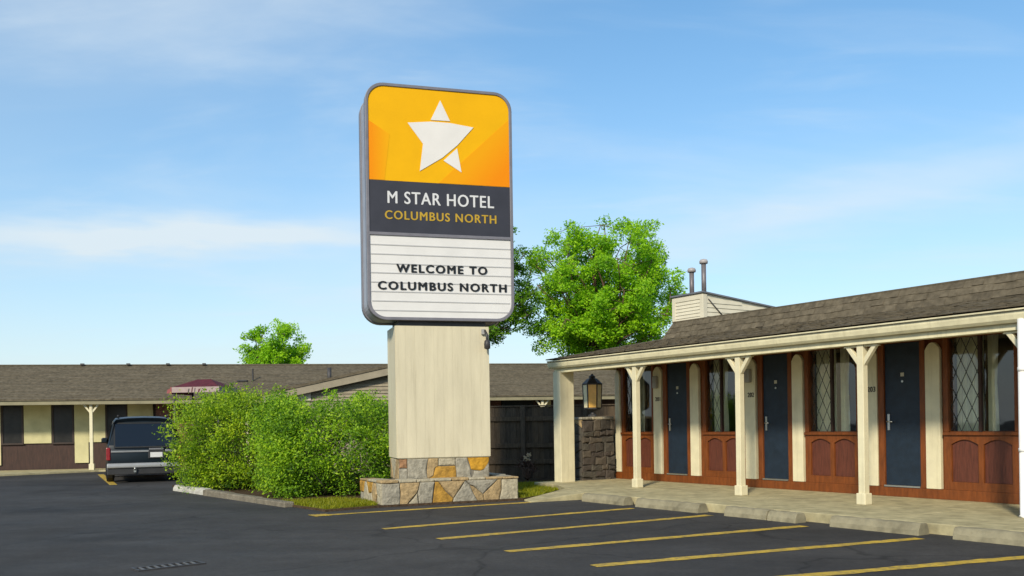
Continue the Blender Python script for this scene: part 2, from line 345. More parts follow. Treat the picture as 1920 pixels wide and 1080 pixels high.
# kerb along the bed
kerb = struct(empty('kerb', (0, 0, 0)))
kp = [(-6.42, 19.50), (-5.6, 18.45), (-4.75, 17.35), (-3.92, 16.27)]
concrete_k = mat('concrete_kerb', (.20, .175, .13), .9, .3, 5, .6, 90, spec=.15)
for i in range(3):
    a = Vector(kp[i]); b = Vector(kp[i+1]); d = (b-a).normalized(); n = Vector((-d.y, d.x)); a = a+d*.006; b = b-d*.006
    MB().prism_z([tuple(a-n*.11), tuple(b-n*.11), tuple(b+n*.08), tuple(a+n*.08)], -.05, .12-.015*i).build('kerb_stone', concrete_k, kerb, .02)
a = Vector((-7.62, 21.10)); b = Vector((-6.44, 19.58)); d = (b-a).normalized(); ln = (b-a).length
def stop_mesh(length, h=.14, crack=False):
    m = MB(); nseg = 14; prof = [(-.11, 0), (-.105, .06), (-.075, h-.015), (-.05, h), (.05, h), (.075, h-.015), (.105, .06), (.11, 0)]
    vs_ = []; fs = []; k = len(prof)
    for i in range(nseg+1):
        x = length*i/nseg
        for y, z in prof: vs_.append((x, y+random.uniform(-.004, .004), max(0, z+random.uniform(-.005, .004)) if z else 0))
    for i in range(nseg):
        for j in range(k-1): fs.append((i*k+j, i*k+j+1, (i+1)*k+j+1, (i+1)*k+j))
    fs += [tuple(range(k-1, -1, -1)), tuple(nseg*k+j for j in range(k))]
    return m.add(vs_, fs)
pale = mat('concrete_white', (.46, .44, .38), .85, .25, 6, .6, 90, spec=.2)
tag(stop_mesh(ln, .13).build('wheel_stop', pale, None, .008, (a.x, a.y, .001), math.atan2(d.y, d.x)), 'pale concrete wheel stop lying in front of the left shrub', 'wheel stop', 'concrete wheel stops')
for u0, u1, lab in [(-2.18, -1.02, 'short concrete wheel stop at the walkway corner nearest the sign'), (-.72, .74, 'concrete wheel stop in front of door 201, second from the sign'),
                    (1.28, 2.62, 'cracked concrete wheel stop left of the post beside room 203'), (3.15, 4.42, 'concrete wheel stop in front of the door of room 203'), (4.85, 6.2, 'rightmost concrete wheel stop beside the white downspout')]:
    p = uvw(u0, -1.60)
    if u0 == 1.28:   # cracked in two
        root = empty('wheel_stop', (p[0], p[1], .001), RA); tag(root, lab, 'wheel stop', 'concrete wheel stops')
        stop_mesh(.80).build('long_half', concrete_s, root, .006); stop_mesh(.50, .135).build('short_half', concrete_s, root, .006, (.835, -.012, 0), R(-1.5))
    else: tag(stop_mesh(u1-u0).build('wheel_stop', concrete_s, None, .006, (p[0], p[1], .001), RA), lab, 'wheel stop', 'concrete wheel stops')

# drain grate
gr = empty('drain_grate', (-3.75, 9.22, 0), R(42)); tag(gr, 'small dark iron drain grate set into the asphalt', 'drain grate')
MB().box(0, .64, -.09, .09, .001, .006).build('pit_shade', mat('shade_black', (.006, .006, .006), .9), gr)  # flat black sheet on the asphalt, the drain's inner shade painted as colour
f = MB(); f.box(-.02, .66, -.115, -.09, .0, .016); f.box(-.02, .66, .09, .115, 0, .016); f.box(-.02, 0, -.09, .09, 0, .016); f.box(.64, .66, -.09, .09, 0, .016); f.build('frame', dmetal, gr)
for i in range(8): MB().prism_z([(.03+i*.075, -.09), (.055+i*.075, -.09), (.075+i*.075, .09), (.05+i*.075, .09)], .006, .014).build('bar', mat('worn_iron', (.11, .105, .10), .55, .3, 20), gr)

# ------------------------------------------------------------ text helper
def text_mesh(s, w, h, x, z, y, m, name, parent, bold=.0, space=1.0, thick=.008):
    cu = bpy.data.curves.new('t', 'FONT'); cu.body = s; cu.align_x = 'CENTER'; cu.space_character = space; cu.extrude = .02; cu.resolution_u = 4
    to = bpy.data.objects.new('t', cu); C.objects.link(to)
    dg = bpy.context.evaluated_depsgraph_get(); me = bpy.data.meshes.new_from_object(to.evaluated_get(dg))
    bpy.data.objects.remove(to)
    co = np.array([v.co[:] for v in me.vertices]); mn, mx = co.min(0), co.max(0)
    nx = (co[:, 0]-(mn[0]+mx[0])/2)*w/(mx[0]-mn[0])+x; nz = (co[:, 1]-mn[1])*h/(mx[1]-mn[1])+z; ny = y-(co[:, 2]-mn[2])/(mx[2]-mn[2])*thick
    co = np.stack([nx, ny, nz], 1); par = list(range(len(co)))
    def root(i):
        while par[i] != i: par[i] = par[par[i]]; i = par[i]
        return i
    fl = [tuple(p.vertices) for p in me.polygons]; nv0 = len(co)
    for f in fl:
        for q in f[1:]: par[root(q)] = root(f[0])
    groups = {}
    for f in fl: groups.setdefault(root(f[0]), []).append(f)
    bpy.data.meshes.remove(me)
    for g in sorted(groups.values(), key=lambda g: min(co[i][0] for f in g for i in f)):     # one part for each letter
        ids = sorted({i for f in g for i in f}); mp = {i: k for k, i in enumerate(ids)}
        m2 = bpy.data.meshes.new(name); 
        vs2 = []; fs2 = []
        for q, (ox, oy, oz) in enumerate(((-bold, 0, 0), (bold, .0004, 0), (0, .0008, bold*.5), (0, .0012, -bold*.5))):     # stroke weight
            vs2 += [(co[i][0]+ox, co[i][1]+oy, co[i][2]+oz) for i in ids]; fs2 += [tuple(mp[i]+q*len(ids) for i in f) for f in g]
        m2.from_pydata(vs2, [], fs2); m2.materials.append(m); m2.update(); link(name, m2, parent)

# ------------------------------------------------------------ stones
def vor(rect, seeds):
    x0, x1, z0, z1 = rect; out = []
    for i, a in enumerate(seeds):
        poly = [(x0, z0), (x1, z0), (x1, z1), (x0, z1)]
        for j, b in enumerate(seeds):
            if i == j: continue
            mx, mz = (a[0]+b[0])/2, (a[1]+b[1])/2; dx, dz = b[0]-a[0], b[1]-a[1]; np_ = []
            for k in range(len(poly)):
                p, q = poly[k], poly[(k+1) % len(poly)]; sp = (p[0]-mx)*dx+(p[1]-mz)*dz; sq = (q[0]-mx)*dx+(q[1]-mz)*dz
                if sp <= 0: np_.append(p)
                if sp*sq < 0: t = sp/(sp-sq); np_.append((p[0]+(q[0]-p[0])*t, p[1]+(q[1]-p[1])*t))
            poly = np_
            if len(poly) < 3: break
        out.append(poly if len(poly) >= 3 else None)
    return out
def stone(poly, m, parent, tf, gap=.010, proud=.03):
    """one rough stone standing proud of its face; tf maps (x, z, out) to local space"""
    cx_ = sum(p[0] for p in poly)/len(poly); cz_ = sum(p[1] for p in poly)/len(poly)
    pl = []
    for i in range(len(poly)):      # subdivide edges for ragged outline
        p, q = poly[i], poly[(i+1) % len(poly)]; l_ = math.hypot(q[0]-p[0], q[1]-p[1])
        if l_ < .015: continue
        pl.append(p)
        if l_ > .14: t = random.uniform(.35, .65); pl.append((p[0]+(q[0]-p[0])*t+random.uniform(-.008, .008), p[1]+(q[1]-p[1])*t+random.uniform(-.008, .008)))
    def ins(p, g):
        d = math.hypot(p[0]-cx_, p[1]-cz_)+1e-6; k = max(.2, 1-g/d); return (cx_+(p[0]-cx_)*k, cz_+(p[1]-cz_)*k)
    n = len(pl); pr = proud*random.uniform(.6, 1.3)
    r0 = [tf(*ins(p, gap), -.02) for p in pl]; r1 = [tf(*ins(p, gap), pr*.6) for p in pl]; r2 = [tf(*ins(p, gap+.022), pr*random.uniform(.85, 1.1)) for p in pl]
    c = tf(cx_+random.uniform(-.02, .02), cz_+random.uniform(-.02, .02), pr*1.15)
    f = []
    for i in range(n):
        j = (i+1) % n; f += [(i, j, n+j, n+i), (n+i, n+j, 2*n+j, 2*n+i), (2*n+i, 2*n+j, 3*n)]
    return MB().add(r0+r1+r2+[c], f).build('stone', m, parent)
st_grey = mat('stone_grey', (.29, .265, .205), .9, .35, 9, 1.0, 22)
st_pale = mat('stone_pale', (.38, .335, .235), .9, .3, 9, 1.0, 22)
st_tan = mat('stone_tan', (.35, .25, .125), .9, .4, 8, 1.0, 22)
st_ochre = mat('stone_ochre', (.38, .21, .035), .9, .42, 8, 1.0, 22)
st_gold = mat('stone_gold', (.44, .23, .02), .9, .35, 8, 1.0, 22)
st_rust = mat('stone_rust', (.28, .15, .075), .9, .4, 8, 1.0, 22)
mortar = mat('mortar', (.17, .155, .125), .95, .2, 10, .5, 60)

# ------------------------------------------------------------ pylon sign
SA = R(16); sign = empty('pylon_sign', (-1.2864, 16.75, 0), SA)
tag(sign, 'tall roadside hotel sign, orange star panel and letter board on cream column with stone base', 'sign')
DC = .95; DK = .78
column = MB().box(-.805, .875, .012, DC, .80, 3.16).build('column', cream_wall, sign, .006)
for i in range(10):          # grooved vertical boards on the front and the left side
    x0 = -.815+i*.17; MB().box(x0+(0 if i == 0 else .0006), x0+.1694+(.001 if i == 9 else 0), random.uniform(0, .0015), .02, .815+.0, 3.165).build('board', cream_wall, column)
for i in range(6): MB().box(-.826, -.80, .022+i*.155, .022+i*.155+.153, .815, 3.165).build('board', cream_wall, column, .0015)
MB().box(-.76, .83, .05, DK-.05, 3.12, 3.30).build('neck', dmetal, sign)
# stone footing under the boards
foot = MB().box(-.79, .865, .04, DC-.03, .02, .80).build('stone_footing', mortar, sign)
tfF = lambda x, z, o: (x, .04-o, z)
def stones(polys, x0, x1, z0, z1, parent, tf, proud, gap=.007):
    for m_, pl in polys: stone([(x0+(x1-x0)*x, z0+(z1-z0)*z) for x, z in pl], m_, parent, tf, gap, proud)
stones([(st_rust, [(0, .55), (.09, .55), (.09, 1), (0, 1)]), (st_grey, [(0, 0), (.09, 0), (.09, .55), (0, .55)]), (st_grey, [(.09, 0), (.31, 0), (.30, .5), (.32, 1), (.09, 1)]),
        (st_tan, [(.32, 1), (.30, .5), (.31, 0), (.37, .15), (.40, .62), (.43, .64), (.43, 1)]), (st_ochre, [(.31, 0), (.63, 0), (.62, .62), (.40, .62), (.37, .15)]), (st_pale, [(.43, .64), (.62, .64), (.62, 1), (.53, 1), (.43, 1)]),
        (st_grey, [(.63, 0), (.80, 0), (.79, .4), (.75, 1), (.62, 1), (.62, .62)]), (st_gold, [(.79, .42), (.82, .38), (.90, .33), (.97, .48), (1, .8), (1, 1), (.75, 1)]), (st_grey, [(.80, 0), (1, 0), (1, .78), (.97, .46), (.90, .31), (.82, .36)])],
       -.79, .865, .42, .80, foot, tfF, .022)
for p, s in zip(vor((.04, DC-.03, .42, .80), [(.2, .55), (.5, .7), (.8, .5)]), (st_tan, st_pale, st_tan)):
    if p: stone([(x, z) for x, z in p][::-1], s, foot, lambda x, z, o: (-.79-o, x, z), proud=.02)
# planter plinth, turned a little more than the sign
ca, sa = math.cos(R(8)), math.sin(R(8))
Cw = Vector((-2.283, 15.99)); rel = Cw-Vector((-1.2864, 16.75)); c16, s16 = math.cos(SA), math.sin(SA)
plinth = MB().box(.015, 2.555, .03, 1.38, -.02, .40).build('plinth', mortar, sign, 0, (rel.x*c16+rel.y*s16, -rel.x*s16+rel.y*c16, 0), R(8))
tfP = lambda x, z, o: (x, .03-o, z)
stones([(st_grey, [(0, 0), (.125, 0), (.13, .6), (.128, 1), (0, 1)]), (st_tan, [(.125, 0), (.17, 0), (.25, .55), (.27, 1), (.128, 1), (.13, .6)]), (st_pale, [(.17, 0), (.26, 0), (.255, .3), (.25, .55)]),
        (st_grey, [(.26, 0), (.355, 0), (.365, .5), (.375, 1), (.27, 1), (.25, .55), (.255, .3)]), (st_ochre, [(.355, 0), (.50, 0), (.51, .22), (.455, .55), (.40, 1), (.375, 1), (.365, .5)]), (st_tan, [(.40, 1), (.455, .55), (.51, .22), (.56, .65), (.595, 1)]),
        (st_grey, [(.50, 0), (.695, 0), (.65, .5), (.63, .8), (.595, 1), (.56, .65), (.51, .22)]), (st_grey, [(.595, 1), (.63, .8), (.66, .72), (.73, .35), (.80, .75), (.84, 1)]), (st_tan, [(.695, 0), (.74, 0), (.73, .35), (.66, .72), (.63, .78), (.65, .5)]),
        (st_tan, [(.74, 0), (.85, 0), (.87, .5), (.872, 1), (.84, 1), (.80, .75), (.73, .35)]), (st_pale, [(.85, 0), (1, 0), (1, 1), (.872, 1), (.87, .5)])],
       .0, 2.57, .0, .40, plinth, tfP, .035)
ls = [(.15, .28, st_pale), (.2, .07, st_pale), (.45, .2, st_tan), (.75, .32, st_ochre), (.72, .08, st_pale), (1.0, .2, st_pale), (1.25, .3, st_ochre), (1.25, .08, st_grey)]
for p, s in zip(vor((.0, 1.4, .0, .40), [(a, b) for a, b, c in ls]), ls):
    if p: stone(p[::-1], s[2], plinth, lambda x, z, o: (.015-o, x, z), proud=.03)
for i in range(8):           # cap stones on the rim
    a0 = -.02+i*.325; MB().box(a0+.006, a0+.319, -.005+random.uniform(-.008, .008), .30, .40, .445+random.uniform(-.012, .012)).build('cap_stone', random.choice([st_pale, st_grey, st_pale, st_tan]), plinth, .015)
for i in range(4): MB().box(-.018, .27, .306+i*.28, .306+i*.28+.272, .40, .44+random.uniform(-.012, .012)).build('cap_stone', random.choice([st_pale, st_tan]), plinth, .015)
for i in range(4): MB().box(2.31, 2.58, .306+i*.28, .306+i*.28+.272, .40, .44+random.uniform(-.012, .012)).build('cap_stone', random.choice([st_grey, st_pale]), plinth, .015)
# cabinet
CX0, CX1, CZ0, CZ1 = -1.31, 1.36, 3.255, 7.43
def rrect(x0, x1, z0, z1, r, n=8):
    out = []
    for cx_, cz_, a0 in ((x1-r, z0+r, -90), (x1-r, z1-r, 0), (x0+r, z1-r, 90), (x0+r, z0+r, 180)):
        for i in range(n+1): t = R(a0+90*i/n); out.append((cx_+r*math.cos(t), cz_+r*math.sin(t)))
    return out
frame_m = mat('sign_frame', (.155, .15, .17), .45, .15, 6, .08, 40, spec=.5)
side_m = mat('sign_side', (.30, .30, .335), .42, .12, 3, .05, 30, spec=.5)
cab = MB().prism_y(rrect(CX0+.02, CX1-.02, CZ0+.02, CZ1-.02, .31), -.02, DK+.02).build('cabinet', side_m, sign, .02)
o_ = rrect(CX0, CX1, CZ0, CZ1, .33); i_ = rrect(CX0+.055, CX1-.055, CZ0+.055, CZ1-.055, .28)
def ring(y0, y1, nm):
    k = len(o_); vs_ = [(x, y0, z) for x, z in o_]+[(x, y0, z) for x, z in i_]+[(x, y1, z) for x, z in o_]+[(x, y1, z) for x, z in i_]
    fs = []
    for i in range(k):
        j = (i+1) % k; fs += [(i, j, k+j, k+i), (i, 2*k+i, 2*k+j, j), (k+i, k+j, 3*k+j, 3*k+i), (2*k+i, 3*k+i, 3*k+j, 2*k+j)]
    return MB().add(vs_, fs).build(nm, frame_m, sign, .008)
ring(-.075, .10, 'front_frame'); ring(DK-.10, DK+.075, 'rear_frame')
def clip_poly(poly, z0, z1):
    for zc_, s in ((z0, 1), (z1, -1)):
        out = []
        for i in range(len(poly)):
            p, q = poly[i], poly[(i+1) % len(poly)]; a, b = (p[1]-zc_)*s, (q[1]-zc_)*s
            if a >= 0: out.append(p)
            if a*b < 0: t = a/(a-b); out.append((p[0]+(q[0]-p[0])*t, zc_))
        poly = out
    return poly
face = rrect(CX0+.05, CX1-.05, CZ0+.05, CZ1-.05, .285)
amber = mat('panel_amber', (.74, .385, .003), .6, .04, 2, spec=.12)
orange = mat('panel_orange', (.86, .31, .002), .6, .04, 2, spec=.12)
charcoal = mat('panel_charcoal', (.030, .030, .040), .45, .2, 2, spec=.4)
board_w = mat('letter_board', (.66, .645, .62), .5, .06, 1.5, .05, 20)
p_star = MB().prism_y(clip_poly(face, 5.715, 9), -.055, -.02).build('star_panel', amber, sign)
rear = MB().prism_y(face, DK+.02, DK+.05).build('rear_panel', board_w, sign)
y_ = -.057
def flat(poly, m, nm, par, y=-.059): return MB().prism_y(poly, y, -.0555).build(nm, m, par)
def ccw(p): return p if sum(p[i][0]*p[(i+1) % len(p)][1]-p[(i+1) % len(p)][0]*p[i][1] for i in range(len(p))) > 0 else p[::-1]
def grad_mat(name, ca_, cb_, axis, v0, v1, ax2=0.):
    m = mat(name, ca_, .6, .05, 2, spec=.12); t = m.node_tree; b = t.nodes['Principled BSDF']
    tcn = t.nodes.new('ShaderNodeTexCoord'); sp = t.nodes.new('ShaderNodeSeparateXYZ'); t.links.new(tcn.outputs['Object'], sp.inputs[0])
    ma = t.nodes.new('ShaderNodeMath'); ma.operation = 'MULTIPLY_ADD'; t.links.new(sp.outputs[2], ma.inputs[0]); ma.inputs[1].default_value = ax2; t.links.new(sp.outputs[axis], ma.inputs[2])
    r = t.nodes.new('ShaderNodeMapRange'); t.links.new(ma.outputs[0], r.inputs[0]); r.inputs[1].default_value = v0; r.inputs[2].default_value = v1
    mx = t.nodes.new('ShaderNodeMix'); mx.data_type = 'RGBA'; t.links.new(r.outputs[0], mx.inputs['Factor']); mx.inputs[6].default_value = (*ca_, 1); mx.inputs[7].default_value = (*cb_, 1)
    t.links.new(mx.outputs[2], b.inputs['Base Color']); return m
# printed facets: amber fading to orange
flat(ccw([(-1.258, 6.76), (-.88, 6.53), (-.98, 5.72), (-1.258, 5.72)]), grad_mat('print_left', (.76, .25, .002), (.75, .36, .003), 0, -1.2, -.90), 'printed_facet', p_star)
flat(ccw([(1.308, 6.95), (.75, 6.43), (-.01, 5.72), (1.308, 5.72)]), grad_mat('print_right', (.75, .32, .003), (.76, .23, .002), 0, -4.9, -4.2, -.9), 'printed_facet', p_star)
star_w = mat('star_white', (.68, .655, .62), .6, .04, 2, spec=.2)
star = flat(ccw([(.035, 7.20), (-.142, 6.836), (.209, 6.84)]), star_w, 'star_tip', p_star, -.066)
flat(ccw([(-.56, 6.757), (-.142, 6.806), (.208, 6.806), (.64, 6.757), (.338, 6.416), (.063, 6.176), (-.352, 5.912), (-.287, 6.4)]), star_w, 'star_body', p_star, -.066)
flat(ccw([(.081, 6.124), (.333, 6.362), (.408, 5.931)]), star_w, 'star_leg', p_star, -.066)
p_name = MB().prism_y([(CX0+.05, 4.80), (CX1-.05, 4.80), (CX1-.05, 5.712), (CX0+.05, 5.712)], -.055, -.02).build('name_panel', charcoal, sign)
text_mesh('M STAR HOTEL', 1.93, .215, .035, 5.315, -.055, mat('letter_white', (.60, .60, .60), .5, .03), 'letter', p_name, .005, 1.12)
text_mesh('COLUMBUS NORTH', 2.02, .150, .03, 5.035, -.055, mat('letter_gold', (.44, .28, .018), .5, .08), 'letter', p_name, .005, 1.18)
MB().box(CX0+.05, CX1-.05, -.075, -.02, 4.745, 4.80).build('divider', frame_m, sign, .006)
p_brd = MB().prism_y(clip_poly(face, 0, 4.745), -.052, -.02).build('letter_board', board_w, sign)
rail_m = mat('rail', (.44, .435, .43), .4, .05)
for i in range(8):
    z = 4.58-i*.165
    w = .0 if z > 3.6 else .02
    MB().box(CX0+.06+w, CX1-.06-w, -.060, -.0525, z-.009, z+.009).build('letter_rail', rail_m, p_brd)
blk = mat('letter_black', (.008, .008, .008), .4, .1)
text_mesh('WELCOME TO', 1.64, .140, .03, 4.105, -.061, blk, 'letter', p_brd, .009, 1.25)
text_mesh('COLUMBUS NORTH', 2.33, .140, .045, 3.795, -.061, blk, 'letter', p_brd, .009, 1.25)
# floodlight on the column
fl = empty('floodlight', (0, 0, 0)); fl.parent = sign
b_ = MB().box(.74, .80, -.05, 0, 3.02, 3.12).build('wall_bracket', mat('fitting_grey', (.33, .32, .30), .5), sign, .01)
bpy.data.objects.remove(fl)
fm = MB(); fm.tube([(.80, -.03, 3.10), (.82, -.10, 3.02), (.82, -.13, 2.90)], .022, 8); fm.lathe([(.02, 2.92), (.05, 2.90), (.06, 2.84), (.055, 2.76), (.02, 2.745)], 10, (.82, -.13)); fm.build('lamp_head', dmetal, sign)

# ------------------------------------------------------------ motel with rooms
mo = empty('motel_building', (OX, OY, 0), RA)
tag(mo, 'cream and brown motel wing with blue doors and covered porch at right', 'building')
UE, UW0, UW1, VW, VB = -5.40, -5.36, 13.0, 1.67, 9.0
# wall with openings
wins = [(-5.06, -4.12), (-2.50, -1.52), (.05, 1.04), (2.70, 3.72), (5.25, 6.25), (7.9, 8.9)]
doors = [(-3.64, -3.03), (-1.01, -.41), (1.58, 2.225), (4.15, 4.79), (6.75, 7.4)]
wb_ = MB(); x = UW0
for a, b in sorted([(a, b, ) for a, b in wins]):
    wb_.box(x, a, VW+.03, VW+.16, .10, 2.95); wb_.box(a, b, VW+.03, VW+.16, .10, 1.18); wb_.box(a, b, VW+.03, VW+.16, 2.62, 2.95); x = b
wb_.box(x, UW1, VW+.03, VW+.16, .10, 2.95)
wb_.build('front_wall', brown, mo)
MB().box(UW0, UW0+.15, VW+.16, VB, .0, 3.0).build('end_wall', cream, mo); MB().box(UW1-.15, UW1, VW+.16, VB, 0, 3.0).build('end_wall', cream, mo); MB().box(UW0, UW1, VB, VB+.15, 0, 3.0).build('rear_wall', cream, mo)
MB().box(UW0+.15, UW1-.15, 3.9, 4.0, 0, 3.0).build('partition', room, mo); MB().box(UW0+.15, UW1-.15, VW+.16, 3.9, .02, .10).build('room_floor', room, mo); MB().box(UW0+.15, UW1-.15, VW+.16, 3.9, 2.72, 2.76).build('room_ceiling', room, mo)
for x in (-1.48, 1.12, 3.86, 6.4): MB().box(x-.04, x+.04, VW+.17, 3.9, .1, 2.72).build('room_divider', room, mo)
MB().box(UW0, UW1, VW-.035, VW+.03, .13, .285).build('base_rail', brown, mo, .006)
MB().box(UW0, UW1, VW-.03, VW+.03, 2.66, 2.80).build('head_rail', brown, mo, .006)
def arched_board(x0, x1, z0, z1, y0, y1, tip=.12):
    w = x1-x0; p = [(x0, z0), (x1, z0), (x1, z1-tip)]
    for i in range(1, 8): t = math.pi*i/8; p.append(((x0+x1)/2+w/2*math.cos(t)*(.82 if 1 < i < 7 else .88), z1-tip+tip*math.sin(t)))
    return MB().prism_y(p+[(x0, z1-tip)], y0, y1)
boards = [(-5.33, -5.17), (-4.04, -3.79), (-2.92, -2.68), (-1.43, -1.17), (-.30, -.065), (1.205, 1.46), (2.33, 2.575), (3.80, 4.02), (4.9, 5.12), (6.4, 6.65)]
nums = {1: '201', 3: '202', 5: '203'}
for i, (a, b) in enumerate(boards):
    bo = arched_board(a, b, .287, 2.56, VW-.045, VW+.029).build('pilaster_board', cream, mo, .006)
    if i in nums:
        text_mesh(nums[i], .15, .085, (a+b)/2+.03, 1.83, VW-.046, mat('number_iron', (.06, .05, .035), .5), 'digit', bo, .003, 1.1, .006)
    if i in nums and i != 5:
        MB().box((a+b)/2-.06, (a+b)/2+.06, VW-.13, VW-.046, 2.10, 2.36).build('wall_lamp', mat('lamp_grey', (.30, .29, .25), .4), bo, .02)
for k, (a, b) in enumerate(doors):
    fr = MB(); fr.box(a-.11, a, VW-.03, VW+.029, .287, 2.66); fr.box(b, b+.10, VW-.03, VW+.029, .287, 2.66); fr.box(a, b, VW-.03, VW+.029, 2.60, 2.66)
    fr.build('door_frame', brown, mo, .006)
    dr = MB().box(a+.004, b-.004, VW+.005, VW+.029, .315, 2.597).build('door', navy, mo, .004)
    hm = MB(); hm.box(a+.05, a+.09, VW-.008, VW+.005, 1.20, 1.46); hm.tube([(a+.07, VW-.008, 1.34), (a+.07, VW-.05, 1.34), (a+.17, VW-.055, 1.335)], .011, 8)
    hm.build('door_handle', metal, dr)
    MB().prism_y([((a+b)/2+.018*math.cos(t), 1.98+.018*math.sin(t)) for t in np.linspace(0, 6.28, 9)[:-1]], VW-.004, VW+.005).build('peephole', metal, dr)
    MB().box((a+b)/2-.03, (a+b)/2+.03, VW-.001, VW+.005, 2.06, 2.12).build('door_plate', mat('plate', (.45, .42, .32), .5), dr)
    MB().box(a, b, VW-.05, VW+.029, .287, .312).build('threshold', metal, mo)
cols_i = 0
for k, (a, b) in enumerate(wins):
    mid = (a+b)/2+(-.02 if k != 1 else -.09)
    fr = MB(); t = .035
    fr.box(a-.08, a, VW-.025, VW+.06, 1.17, 2.66); fr.box(b, b+.08, VW-.025, VW+.06, 1.17, 2.66); fr.box(a, b, VW-.025, VW+.06, 2.60, 2.655); fr.box(a-.08, b+.08, VW-.055, VW+.06, 1.12, 1.168)
    wf = fr.build('window', brown, mo, .005)
    MB().box(mid-.022, mid+.022, VW+.0, VW+.06, 1.17, 2.60).build('mullion', dbrown, wf)
    MB().add([(a, VW+.045, 1.17), (mid-.02, VW+.045, 1.17), (mid-.02, VW+.045, 2.60), (a, VW+.045, 2.60)], [(0, 1, 2, 3)]).build('pane', glass, wf)
    MB().add([(mid+.02, VW+.052, 1.17), (b, VW+.052, 1.17), (b, VW+.052, 2.60), (mid+.02, VW+.052, 2.60)], [(0, 1, 2, 3)]).build('pane', glass, wf)
    # diamond leading on the left pane
    la = MB(); x0, x1, z0, z1 = a+.005, mid-.024, 1.175, 2.595; sx, sz = .17, .36; bw = .006
    for s in (1, -1):
        for q in range(-12, 14):
            # line x = x0 + q*sx + s*(z-z0)*sx/sz
            pts = []
            f0 = lambda z: x0+q*sx+s*(z-z0)*sx/sz
            zlo, zhi = z0, z1
            za = z0+(x0-(x0+q*sx))*sz/sx*s; zb = z0+(x1-(x0+q*sx))*sz/sx*s
            zlo = max(z0, min(za, zb)); zhi = min(z1, max(za, zb))
            if zhi-zlo < .05: continue
            la.add([(f0(zlo)-bw, VW+.040, zlo), (f0(zlo)+bw, VW+.040, zlo), (f0(zhi)+bw, VW+.040, zhi), (f0(zhi)-bw, VW+.040, zhi)], [(0, 1, 2, 3)])
    la.build('diamond_leading', mat('leading', (.03, .03, .026), .5), wf)
    # curtains: wavy cloth
    def cloth(xa, xb, nm='curtain', gather=0.):
        n = max(10, int((xb-xa)/.012)); vs_ = []; 
        for i in range(n+1):
            tt = i/n
            for z, g in ((1.15, 1), (1.5, .92), (1.9, .75), (2.3, .92), (2.62, 1)):
                xx = xa+(xb-xa)*tt*(1-gather*(1-g)); yy = VW+.20+.022*math.sin(xx*62)+.012*math.sin(xx*23+1)
                vs_.append((xx, yy, z))
        fs = [(i*5+j, (i+1)*5+j, (i+1)*5+j+1, i*5+j+1) for i in range(n) for j in range(4)]
        MB().add(vs_, fs, True).build(nm, curtain, wf)
    if k == 0: cloth(a+.12, a+.46, gather=.4)
    elif k == 1: cloth(a+.02, a+.40, gather=.3); cloth(b-.3, b-.12)
    elif k == 2: cloth(a+.0, mid-.03); cloth(mid+.02, mid+.22, gather=.4)
    else: cloth(a+.02, mid-.04, gather=.1); cloth(mid+.03, mid+.17, gather=.5)
    # timber apron below: rails, stiles and two arched panels
    ap = MB(); pa, pb = a-.08, b+.08
    ap.box(pa, pa+.12, VW-.02, VW+.029, .287, 1.118); ap.box(pb-.12, pb, VW-.02, VW+.029, .287, 1.118); cm = (pa+pb)/2
    ap.box(cm-.04, cm+.04, VW-.02, VW+.029, .287, 1.118); ap.box(pa+.12, cm-.04, VW-.02, VW+.029, .287, .41); ap.box(cm+.04, pb-.12, VW-.02, VW+.029, .287, .41)
    for s0, s1 in ((pa+.12, cm-.04), (cm+.04, pb-.12)):      # arched head piece
        p = [(s0, 1.118), (s0, .98)]
        for i in range(1, 9): tt = i/9; p.append((s0+(s1-s0)*tt, .98+.075*math.sin(math.pi*tt)))
        p += [(s1, .98), (s1, 1.118)]
        q = [(s0+(s1-s0)*i/9, .98+.075*math.sin(math.pi*i/9)) for i in range(10)]
        for i in range(9): ap.prism_y([q[i], q[i+1], (q[i+1][0], 1.118), (q[i][0], 1.118)], VW-.02, VW+.029)
    apr = ap.build('window_apron', brown, mo)
    for s0, s1 in ((pa+.12, cm-.04), (cm+.04, pb-.12)): MB().box(s0+.002, s1-.002, VW+.012, VW+.0295, .412, 1.06).build('arched_panel', brown_panel, apr)
# porch: posts with brackets
def post(u, nm='porch_post'):
    r = MB(); r.box(-.055, .055, -.055, .055, .29, 2.47)
    p = r.build(nm, cream, mo, .008, (u, .06, 0))
    b2 = MB(); b2.box(-.08, .08, -.08, .08, .13, .30); b2.build('post_base', cream, p, .012)
    for s in (-1, 1):
        z0, z1 = 2.17, 2.47
        MB().prism_y([(s*.056, z0), (s*.056, z0+.11), (s*.20, z1-.0), (s*.28, z1-.0)] if s < 0 else [(s*.056, z0), (s*.28, z1), (s*.20, z1), (s*.056, z0+.11)], -.035, .035).build('bracket', cream, p, .006)
        MB().prism_y(ccw([(s*.28, z1-.002), (s*.055, z1-.002), (s*.055, z1-.028), (s*.30, z1-.028)]), -.033, .033).build('bracket_cap', cream, p, .003)
    return p
for u in (-2.74, -.06, 2.36, 4.78, 7.2, 9.6): post(u)
dsp = MB(); dsp.tube([(4.80, -.10, 2.60), (4.80, -.10, .16), (4.79, -.13, .13)], .052, 12); dsp.lathe([(.058, 1.95), (.058, 2.0)], 12, (4.80, -.10)); dsp.lathe([(.058, .95), (.058, 1.0)], 12, (4.80, -.10))
dsp.build('downspout', white, mo)
MB().box(-5.36, -5.10, -.05, .32, .03, 2.50).build('porch_pillar', cream, mo, .015)
